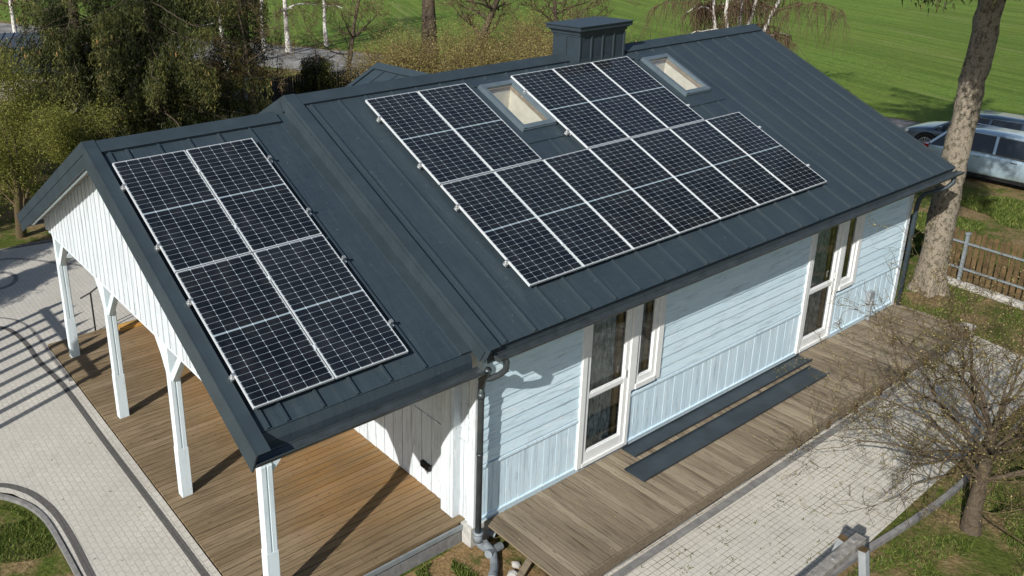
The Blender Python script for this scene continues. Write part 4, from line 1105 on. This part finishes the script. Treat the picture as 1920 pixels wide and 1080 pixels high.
trunk_tree('bare_tree', (23.3, 22.9, -.33), 'leaning dark trunk just right of the thick brown one', .26, 6, (.10, -.42, 1), 42, 'bark', nb=9, zb=.25, L=2.0, leaf=2500)
trunk_tree('bare_tree', (30, 22.5, -.33), 'bare purplish tree with spreading limbs behind the chimney', .22, 4.5, (.0, .1, 1), 43, 'bark', nb=12, zb=.18, L=2.6, minr=.010)
trunk_tree('bare_tree', (15.6, 22.6, -.33), 'slender leaning bare tree right of the birches', .13, 6, (.13, -.12, 1), 44, 'bark', nb=10, zb=.3, L=1.9, leaf=2500)
trunk_tree('bare_tree', (8.9, 18.6, -.33), 'thin dark bare tree behind the dark fence', .09, 5, (-.06, .05, 1), 45, 'bark', nb=9, zb=.25, L=1.6, leaf=2200, lm='spring')
0 and trunk_tree('bare_tree', (4.4, 16.0, -.33), 'dark bare trunk in front of the big spruce', .13, 6, (.05, .0, 1), 46, 'bark', nb=8, zb=.3, L=1.6, leaf=1500, lm='spring')
for i, (x, y, s, lb) in enumerate(((20.6, 36.3, .15, 'white birch trunk in the middle of the birch group by the road'), (19.4, 37.4, .12, 'white birch trunk at the left of the birch group by the road'), (23.4, 36.6, .12, 'white birch trunk at the right of the birch group by the road'), (14.6, 32.8, .13, 'birch trunk glimpsed through the big spruce'), (5.0, 38.2, .14, 'birch with forked white limbs in the upper left corner'))):
    trunk_tree('birch_tree', (x, y, -.33), lb, s, 11, (random.uniform(-.05, .05), random.uniform(-.05, .05), 1), 50+i, 'birch', nb=10, zb=.25, L=2.4, droop=.6, minr=.008, group='birches by the road', leaf=2500)
# white birch behind the right end of the ridge: several stems and a veil of hanging twigs
rng = np.random.RandomState(77)
bt = tag(empty('birch_tree', (25.3, 8.8, -.33)), 'white multi stemmed birch with drooping brown twigs behind the right ridge end', 'tree')
T = Tubes(); T2 = Tubes(); tips = []
for k, (dx, dy) in enumerate(((-.10, .22), (.05, -.02), (.14, -.14), (-.02, .08), (.30, -.30))):
    n = 8; t = np.linspace(0, 1, n); H = 7.5; pts = np.stack([dx*t*H*.8, dy*t*H*.8, t*H+0.], -1)+rng.normal(size=(n, 3))*.05
    if k: pts = pts+np.array([0, 0, 1.8])*(1-t)[:, None]*0
    T.add(pts, .10*(1-.6*t), 7)
    for b in range(15):
        f = rng.uniform(.25, .95); i = int(f*(n-1)); a = rng.uniform(0, 6.28); L = rng.uniform(1.2, 2.8)
        m_ = 9; u = np.linspace(0, 1, m_); bp = pts[i]+np.stack([math.cos(a)*L*u, math.sin(a)*L*u, .6*L*u-.55*L*u**2], -1)+rng.normal(size=(m_, 3))*.04
        (T if b < 3 else T2).add(bp, .020*(1-.75*u)+.006, 4)
        for h in range(46):
            j = rng.randint(2, m_); hl_ = rng.uniform(.5, 2.0); q = np.linspace(0, 1, 6); sx, sy = rng.normal(size=2)*.28
            T2.add(bp[j]+np.stack([sx*q*hl_, sy*q*hl_, -.9*hl_*q**1.5], -1)+rng.normal(size=(6, 3))*.02, .010*(1-.5*q), 3)
T.build('trunk', 'birch', bt); T2.build('twigs', 'twigdark', bt)

# big trunk by the fence at the right, crown above the picture
rng = np.random.RandomState(9)
st = tag(empty('spruce_tree', (14.0, -4.10, -.33)), 'tall bare spruce trunk at the right corner of the house', 'tree')
T = Tubes(); n = 60; t = np.linspace(0, 1, n); H = 15
base = np.stack([0*t, -.02-.012*t*H+.03*np.sin(t*9), t*H], -1)
rads = (.275+.10*np.exp(-t*H/.35))*(1-.45*t)
ns = 28; th = np.arange(ns)*2*np.pi/ns
nz = RS.normal(size=(n, ns))*.013+.018*np.sin(np.arange(n)*1.9)[:, None]*np.cos(th+np.arange(n)[:, None]*.7)
ring = base[:, None]+np.stack([np.cos(th)[None]*(rads[:, None]+nz), np.sin(th)[None]*(rads[:, None]+nz), np.zeros((n, ns))], -1)
# root flare ridges
fl_ = np.exp(-t*H/.3)[:, None]*(.09*np.cos(th*5+1)[None]); ring[:, :, 0] += np.cos(th)[None]*fl_; ring[:, :, 1] += np.sin(th)[None]*fl_
for k in range(46):   # branch scars
    zi = rng.randint(6, n-8); ti = rng.randint(0, ns); ring[zi, ti, :2] += (ring[zi, ti, :2]-base[zi, :2])*.16; ring[zi+1, ti, :2] += (ring[zi+1, ti, :2]-base[zi+1, :2])*.08
i = np.arange(n-1)[:, None]*ns; k = np.arange(ns)[None]
F = np.stack([i+k, i+(k+1) % ns, i+ns+(k+1) % ns, i+ns+k], -1).reshape(-1, 4)
o = raw_mesh('trunk', ring.reshape(-1, 3), F, RS.uniform(0, 1, len(F)), 'barkbig', st, 4); o.data.polygons.foreach_set('use_smooth', np.ones(len(F), bool))
P = []; D = []; Rn = []; T = Tubes()
z = 7.45
while z < 14.5:
    for b in range(9):
        az = rng.uniform(0, 6.28) if b < 4 else rng.uniform(2.9, 4.1); Lb = rng.uniform(1.0, 1.6) if b < 4 and z < 8 else rng.uniform(2.2, 3.9)
        if b >= 4 and z < 7.8: Lb *= .45; m_ = 8; u = np.linspace(0, 1, m_)
        pts = np.stack([math.cos(az)*Lb*u, -.1+math.sin(az)*Lb*u, z-.12*Lb*u+.06*Lb*u**3], -1); T.add(pts, .04*(1-.8*u)+.005, 4)
        for q in range(45):
            tt = rng.uniform(.1 if z < 7.2 else .3, 1); p_ = pts[min(m_-1, int(tt*m_))]; nb2 = 9; uu = rng.uniform(0, 1, nb2)*rng.uniform(.2, .6)
            P.append(p_+np.stack([rng.normal(size=nb2)*.12, rng.normal(size=nb2)*.12, -uu], -1)); D.append(np.stack([rng.normal(size=nb2)*.5, rng.normal(size=nb2)*.5, -np.ones(nb2)], -1)); Rn.append(rng.uniform(0, 1, nb2))
    z += .42
for b in range(30):
    az = math.pi+rng.uniform(.15, .60); Lb = rng.uniform(2.6, 5.6); z = rng.uniform(7.4, 8.9); m_ = 10; u = np.linspace(0, 1, m_)
    pts = np.stack([math.cos(az)*Lb*u, -.1+math.sin(az)*Lb*u, z-.3*u], -1); T.add(pts, .045*(1-.8*u)+.005, 4)
    for q in range(100):
        tt = rng.uniform(.15, 1); p_ = pts[min(m_-1, int(tt*m_))]; nb2 = 9; uu = rng.uniform(0, 1, nb2)*rng.uniform(.1, .45)
        P.append(p_+np.stack([rng.normal(size=nb2)*.15, rng.normal(size=nb2)*.15, -uu], -1)); D.append(np.stack([rng.normal(size=nb2)*.5, rng.normal(size=nb2)*.5, -np.ones(nb2)], -1)); Rn.append(rng.uniform(0, 1, nb2))
T.build('limbs', 'bark', st); leafcloud('crown', np.concatenate(P), .13, 'needle', st, .3, Dir=np.concatenate(D), rnd=np.concatenate(Rn))

# bare fruit tree with buds at the lower right
rng = np.random.RandomState(101)
ft_ = tag(empty('fruit_tree', (6.0, -8.25, -.33)), 'bare budding fruit tree with spreading twigs beside the terrace', 'tree')
T = Tubes(); T2 = Tubes(); lp = []; tips = []
class Sp:
    def add(s, p, rd, k=4): (T if rd[0] > .02 else T2).add(p, rd, k)
tp_ = np.array([[0, 0, -.1], [-.02, .02, .35], [.02, .02, .8], [.06, .04, 1.2], [.10, .06, 1.5]])
T.add(tp_, [.15, .105, .085, .07, .055], 10)
for b in range(12):
    a = b*2.4+rng.uniform(-.3, .3); el = rng.uniform(.15, 1.6); q = tp_[rng.randint(2, 5)]
    grow(Sp(), tips, q, (math.cos(a), math.sin(a), el), rng.uniform(1.4, 2.2), .026, 4, rng, .85, 4, .10, .22, .0030, 6, .56, .22, lp)
for b in range(9):
    a = b*.9+rng.uniform(-.3, .3); grow(Sp(), tips, tp_[rng.randint(1, 3)], (math.cos(a), math.sin(a), rng.uniform(.2, .7)), rng.uniform(.9, 1.5), .016, 3, rng, .9, 5, .12, .24, .0028, 6, .6, .15, lp)
# long arms reaching over the terrace towards the deck
for (d, L) in (((-.9, .55, .1), 1.7), ((-.5, .85, .45), 2.0), ((-1, .1, .25), 1.7), ((.9, .35, .35), 2.2), ((.9, .5, .6), 2.3), ((.5, 1, .5), 1.7), ((1., .0, .5), 2.4), ((.7, -.3, .8), 2.0)):
    grow(Sp(), tips, tp_[3], d, L, .028, 3, rng, .75, 5, .12, .22, .0034, 8, .55, .2, lp)
T.build('trunk', 'bark', ft_); T2.build('twigs', 'twig', ft_)
Q = np.array([a for a, b in lp]); nb_ = 14000; idx = rng.randint(0, len(Q), nb_)
leafcloud('buds', Q[idx]+rng.normal(size=(nb_, 3))*.018, .022, 'bud', ft_, .7)

# hedge conifers and small conifer outside the left edge; their shadows fall on the path
for i, (x, y, h, r_) in enumerate(((-7.6, 6.6, 4.6, 1.5), (-7.4, 8.6, 5.0, 1.6), (-6.3, 12.2, 6., 2.2), (-8.4, -.4, 2.3, .6))):
    spruce('spruce_tree', (x, y, -.06), h, r_, ['conifer left of the path beside the timber screen', 'conifer left of the path, middle of the shading row', 'tallest conifer of the shading row left of the path', 'small young conifer in the lawn left of the path'][i], group=None, zmin=.2, dens=1.1, seed=60+i, tr=.1, zdense=99)

# ------------------------------------------------------------------ grass, weeds, leaves
def inpoly(x, y, poly):
    c = np.zeros(len(x), bool); n = len(poly)
    for i in range(n):
        x1, y1 = poly[i]; x2, y2 = poly[(i+1) % n]
        c ^= ((y1 > y) != (y2 > y)) & (x < (x2-x1)*(y-y1)/(y2-y1+1e-12)+x1)
    return c
def blades(name, poly, n, h, z, clump=.0, label=None, seed=1, mat='grass', thr=.0, sc=1.4):
    rng = np.random.RandomState(seed); xs_ = [p[0] for p in poly]; ys_ = [p[1] for p in poly]
    X = rng.uniform(min(xs_), max(xs_), n*2); Y = rng.uniform(min(ys_), max(ys_), n*2)
    ok = inpoly(X, Y, poly)
    # patchy cover
    f = np.zeros(len(X))
    for k in range(14):
        a = rng.uniform(0, 6.28); w = rng.uniform(1.2, 6.)*sc; f += np.sin(w*(X*math.cos(a)+Y*math.sin(a))+rng.uniform(0, 6.28))
    f = f/14
    ok &= f > thr
    X = X[ok][:n]; Y = Y[ok][:n]; f = f[ok][:n]
    m = len(X); P = np.stack([X, Y, np.full(m, z)], -1)
    D = np.stack([rng.normal(size=m)*.6, rng.normal(size=m)*.6, np.ones(m)], -1)
    return leafcloud(name, P, h, mat, None, .22, Dir=D, rnd=np.clip(.45+rng.normal(size=m)*.25, 0, 1))
lawn_l = [(-9, 1.2), (-6, .72), (-5.25, .42), (-5.0, .12), (-4.84, -.2), (-4.76, -.6), (-4.74, -2), (-4.74, -5), (-9, -5)]
tag(blades('grass', lawn_l, 60000, .06, -.06, seed=2, thr=.06, sc=1.8), 'ragged grass of the lawn inside the curved kerb', 'grass', kind='stuff')
tag(blades('grass', [(-2.9, -4.3), (-.35, -4.2), (-.25, -4.6), (-.3, -6), (-2.9, -7)], 26000, .075, -.34, seed=3, thr=.05, sc=2.2), 'grass tufts on the soil strip in front of the porch deck', 'grass', kind='stuff')
tag(blades('grass', [(12.1, -3.6), (14.6, -3.2), (15, -3.5), (14.6, -6), (16, -9), (6, -12), (2, -10.5), (3.5, -7.66), (5.4, -7.76), (7.2, -7.8), (10.2, -7.62), (12.2, -7.4), (12.5, -5.5)], 120000, .07, -.345, seed=4, thr=-.06), 'patchy garden grass around the fruit tree and trunk', 'grass', kind='stuff')
tag(blades('grass', [(15.3, -8), (15.9, 1), (19, 3), (22.6, 3), (22.6, -8)], 60000, .12, -.345, seed=5, thr=-.1, sc=.6), 'longer grass verge between the picket fence and the road', 'grass', kind='stuff')
# weeds in the terrace joints
P = []; Rn = []; rng = np.random.RandomState(12)
for k in range(420):
    x = rng.uniform(.2, 11.8); y = rng.uniform(-7.5, -6.02)
    y = -7.5+round((y+7.5)/.125)*.125+rng.normal()*.01
    big = rng.rand() < .10; n_ = 10 if big else rng.randint(2, 5); s = .055 if big else .016
    P.append(np.stack([x+rng.normal(size=n_)*s, y+rng.normal(size=n_)*s*.7, np.full(n_, -.298)+rng.uniform(0, .02, n_)], -1))
P = np.concatenate(P)
tag(leafcloud('weeds', P, .032, 'weed', None, .4, Dir=np.stack([RS.normal(size=len(P)), RS.normal(size=len(P)), np.full(len(P), .35)], -1)), 'small weeds growing in the joints of the terrace paving', 'weeds', kind='stuff')
P = np.stack([RS.uniform(.3, 12, 260), RS.uniform(-5.8, -4.35, 260), np.full(260, .004)], -1); P2 = np.stack([RS.uniform(-4.4, -3.2, 40), RS.uniform(-3.5, 3, 40), np.full(40, -.012)], -1)
P3 = np.stack([RS.uniform(5, 8.1, 120)*.0+RS.uniform(7.2, 8.2, 120), RS.uniform(-4.58, -4.36, 120), np.full(120, .02)], -1)
tag(leafcloud('fallen_leaves', np.concatenate([P, P2, P3]), .028, 'bud', None, .6, flat=.9), 'scattered pale bud scales and leaf litter on deck and path', 'leaf litter', kind='stuff')

# ================================================================== CARS
def make_car(name, loc, rot, paint, label, est=True):
    root = tag(empty(name, loc, (0, 0, rot)), label, 'car')
    # stations along x (front at +x): (x, half width, sill z, belt z)
    L = 4.75
    st_ = [(-2.37, .62, .42, .86), (-2.28, .80, .30, .95), (-1.9, .88, .24, 1.0), (-1.2, .905, .22, 1.0), (0, .91, .21, .97), (.9, .905, .22, .94), (1.5, .89, .24, .88), (2.05, .82, .26, .78), (2.3, .68, .34, .66), (2.38, .5, .42, .56)]
    secs = []
    for (x, w, s, b) in st_:
        half = [(w*.86, s), (w, s+.10), (w*1.0, (s+b)/2), (w*.985, b-.10), (w*.93, b), (w*.6, b+.035)]
        secs.append([(x, -y, z) for y, z in half]+[(x, y, z) for y, z in reversed(half)])
    m = MB(); m.loft(secs); body = m.build('body', paint, root, smooth=True)
    sub = body.modifiers.new('sub', 'SUBSURF'); sub.levels = 1; sub.render_levels = 2
    # cabin (glass house) with painted roof
    xr = -2.05 if est else -1.75
    prof = [(xr-.15, .97), (xr+.28, 1.40), (-1.1, 1.485), (-.2, 1.50), (.45, 1.44), (1.28, .93)]
    m = MB(); secs = []
    for (x, z) in prof:
        k = (z-.93)/.57; w = .84-.21*k
        secs.append([(x, -(.84), .92), (x, -w, z), (x, w, z), (x, .84, .92)])
    m.loft(secs, closed=True); m.build('glasshouse', 'carglass', root)
    m = MB()
    for (x0, z0), (x1, z1) in zip(prof[1:4], prof[2:5]):
        w0 = .84-.21*(z0-.93)/.57; w1 = .84-.21*(z1-.93)/.57
        m.add([(x0, -w0-.012, z0-.05), (x0, -w0+.03, z0+.012), (x0, w0-.03, z0+.012), (x0, w0+.012, z0-.05), (x1, -w1-.012, z1-.05), (x1, -w1+.03, z1+.012), (x1, w1-.03, z1+.012), (x1, w1+.012, z1-.05)],
              [(0, 4, 5, 1), (1, 5, 6, 2), (2, 6, 7, 3)], .5)
    rf = m.build('roof', paint, root, smooth=True)
    for sg in (-1, 1):
        for (a, b) in (((prof[4][0], .67, 1.43), (1.24, .85, .93)), ((xr+.28, .665, 1.39), (xr-.12, .82, .96)), ((-.35, .648, 1.49), (-.30, .845, .95)), ((-1.25, .66, 1.47), (-1.35, .85, .97))):
            m = MB(); m.beam((a[0], sg*a[1], a[2]), (b[0], sg*b[1], b[2]), .07, .03, up=(0, sg, .3)); m.build('pillar', paint, root)
    m = MB()
    for sg in (-1, 1):
        m.beam((1.15, sg*.885, .955), (-1.75, sg*.88, 1.005), .02, .02); m.beam((.4, sg*.64, 1.475), (-1.5, sg*.63, 1.50), .02, .025)
    m.build('window_trim', 'chrome', root)
    for sg in (-1, 1):
        m = MB(); m.loft([[(.98+dx*.06, sg*(.90+t), .98+dz*.07) for dx, dz in ((-1, -1), (1, -1), (1.2, 0), (.8, 1), (-1, 1))] for t in (.0, .09, .17)]); m.build('wing_mirror', paint, root)
        for x in (1.42, -1.40):
            w = MB(); n = 24
            prof_w = [(.0, .10), (.25, .10), (.33, .07), (.335, .0), (.335, -.10), (.32, -.11)]
            w.loft([[(x+r_*math.cos(a*2*math.pi/n), sg*(.83+t_), .335+r_*math.sin(a*2*math.pi/n)) for a in range(n)] for r_, t_ in ((.325, -.14), (.335, -.05), (.335, .04), (.32, .075), (.245, .08), (.235, .05))], cap=True)
            wo = w.build('wheel', 'rubber', root, smooth=False)
            rm_ = MB()
            for k in range(14):
                a = k*2*math.pi/14; rm_.beam((x+.04*math.cos(a), sg*.905, .335+.04*math.sin(a)), (x+.225*math.cos(a), sg*.90, .335+.225*math.sin(a)), .022, .02, up=(0, 1, 0))
            rm_.tube([(x, sg*.88, .335), (x, sg*.915, .335)], .05, 12)
            n = 24; rm_.loft([[(x+r_*math.cos(a*2*math.pi/n), sg*y_, .335+r_*math.sin(a*2*math.pi/n)) for a in range(n)] for r_, y_ in ((.24, .90), (.24, .915), (.222, .915), (.222, .90))], cap=False)
            rm_.build('rim', 'rim', wo)
            ar = MB(); ar.loft([[(x+r_*math.cos(a*math.pi/16), sg*y_, .335+r_*math.sin(a*math.pi/16)) for a in range(17)] for r_, y_ in ((.36, .915), (.42, .918), (.42, .90), (.36, .80))], cap=False, closed=False)
            ar.build('wheel_arch', 'rubber', root)
        m = MB(); m.loft([[(2.12, sg*.60, .60), (2.12, sg*.78, .62), (2.05, sg*.80, .72), (2.14, sg*.60, .70)], [(2.30, sg*.55, .60), (2.18, sg*.77, .62), (2.12, sg*.79, .71), (2.26, sg*.55, .68)]]); m.build('headlight', 'clearlamp', root)
        m = MB(); m.box(-2.37, -2.22, min(sg*.55, sg*.80), max(sg*.55, sg*.80), .78, .90, .5); m.build('tail_light', 'redlamp', root)
        m = MB()
        for x in (.30, -.72): m.box(x-.10, x+.08, min(sg*.905, sg*.925), max(sg*.905, sg*.925), .83, .855, .5)
        m.build('door_handle', 'chrome', root)
    m = MB(); m.box(2.28, 2.40, -.42, .42, .42, .58, .5); m.build('grille', 'black', root)
    m = MB(); m.box(-1.1, 1.1, -.80, .80, .17, .30, .5); m.build('sill', 'black', root)
    return root
make_car('parked_car', (26.7, -.15, -.325), R(90), 'cardark', 'dark blue estate car parked behind the silver one, nose to the left')
make_car('parked_car', (24.35, -1.95, -.325), R(-92), 'carsilver', 'silver blue estate car nearer the trunk, nose to the right')

# neighbour's dark roofed building at the upper left
nb = tag(empty('outbuilding', (3.5, 30, -.3)), 'neighbouring building with a dark blue metal roof in the upper left', 'building')
T = lambda x, y, z: (x-3.5, y-30, z+.3)
m = MB(); rd = Vector((3.36, -2.2)).normalized(); sn = Vector((-.55, -.84))
def pt(a, b, z): q = Vector((2.58, 31.41))+rd*a+sn*b; return (q.x-3.5, q.y-30, z+.3)
A_, B_ = -6., 4.3
m.add([pt(A_, 0, 3.0), pt(B_, 0, 3.0), pt(B_, 3.2, 1.75), pt(A_, 3.2, 1.75), pt(A_, 0, 2.9), pt(B_, 0, 2.9), pt(B_, 3.2, 1.65), pt(A_, 3.2, 1.65)], [(0, 1, 2, 3), (7, 6, 5, 4), (0, 4, 5, 1), (1, 5, 6, 2), (2, 6, 7, 3), (3, 7, 4, 0)])
m.add([pt(A_, 0, 3.0), pt(B_, 0, 3.0), pt(B_, -3.2, 1.75), pt(A_, -3.2, 1.75)], [(3, 2, 1, 0)])
for k in range(24):
    a = A_+.2+k*.43; m.add([pt(a, 0, 3.0), pt(a+.03, 0, 3.0), pt(a+.03, 3.2, 1.75), pt(a, 3.2, 1.75), pt(a, 0, 3.05), pt(a+.03, 0, 3.05), pt(a+.03, 3.2, 1.8), pt(a, 3.2, 1.8)], [(4, 5, 6, 7), (0, 4, 7, 3), (1, 2, 6, 5), (2, 3, 7, 6)])
m.build('roof', 'darkroof', nb)
m = MB()
a, b = A_+.3, B_-.3
m.add([pt(a, -2.8, -.3), pt(b, -2.8, -.3), pt(b, 2.8, -.3), pt(a, 2.8, -.3), pt(a, -2.8, 1.8), pt(b, -2.8, 1.8), pt(b, 2.8, 1.8), pt(a, 2.8, 1.8), pt(a, 0, 2.9), pt(b, 0, 2.9)], [(3, 2, 6, 7), (0, 4, 5, 1), (1, 5, 9, 6, 2), (0, 3, 7, 8, 4)])
m.build('wall', 'soffit', nb)

# ================================================================== LIGHT, SKY, CAMERA
AZ, EL = R(21.5), R(32)
w = bpy.data.worlds.new('World'); S.world = w; w.use_nodes = True
nt = w.node_tree; bg = nt.nodes['Background']; sky = nt.nodes.new('ShaderNodeTexSky'); sky.sky_type = 'NISHITA'
sky.sun_disc = False; sky.sun_elevation = EL; sky.air_density = 1.0; sky.dust_density = 1.0; sky.ozone_density = 1.0
sd_ = Vector((-math.cos(AZ)*math.cos(EL), -math.sin(AZ)*math.cos(EL), math.sin(EL)))      # towards the sun
sky.sun_rotation = math.atan2(sd_.x, sd_.y)
nt.links.new(sky.outputs[0], bg.inputs[0]); bg.inputs[1].default_value = .085
sl = bpy.data.lights.new('sun', 'SUN'); sl.energy = 5.0; sl.angle = R(.5); sl.color = (1, .968, .92)
so = bpy.data.objects.new('sun', sl); COL.objects.link(so); so.rotation_euler = (-sd_).to_track_quat('-Z', 'Y').to_euler(); so.location = (-20, -10, 20)

cd = bpy.data.cameras.new('camera'); cam = bpy.data.objects.new('camera', cd); COL.objects.link(cam); S.camera = cam
yaw, pitch, roll = .6097376, -.3313313, -.0203915
fwd = Vector((math.sin(yaw)*math.cos(pitch), math.cos(yaw)*math.cos(pitch), math.sin(pitch))); rt = Vector((math.cos(yaw), -math.sin(yaw), 0)); up = rt.cross(fwd)
r2 = rt*math.cos(roll)+up*math.sin(roll); u2 = -rt*math.sin(roll)+up*math.cos(roll)
Mx = Matrix((r2, u2, -fwd)).transposed().to_4x4(); Mx.translation = (-6.70955, -11.82424, 8.22345); cam.matrix_world = Mx
cd.sensor_fit = 'HORIZONTAL'; cd.sensor_width = 36; cd.lens = 1639.0056/1920*36; cd.shift_x = 255.2/1920; cd.shift_y = -153.41/1920
cd.clip_start = .1; cd.clip_end = 3000
S.view_settings.view_transform = 'Standard'; S.view_settings.look = 'None'; S.view_settings.exposure = .15; S.view_settings.gamma = 1
S.view_settings.use_curve_mapping = False
S.cycles.max_bounces = 8; S.cycles.transparent_max_bounces = 8
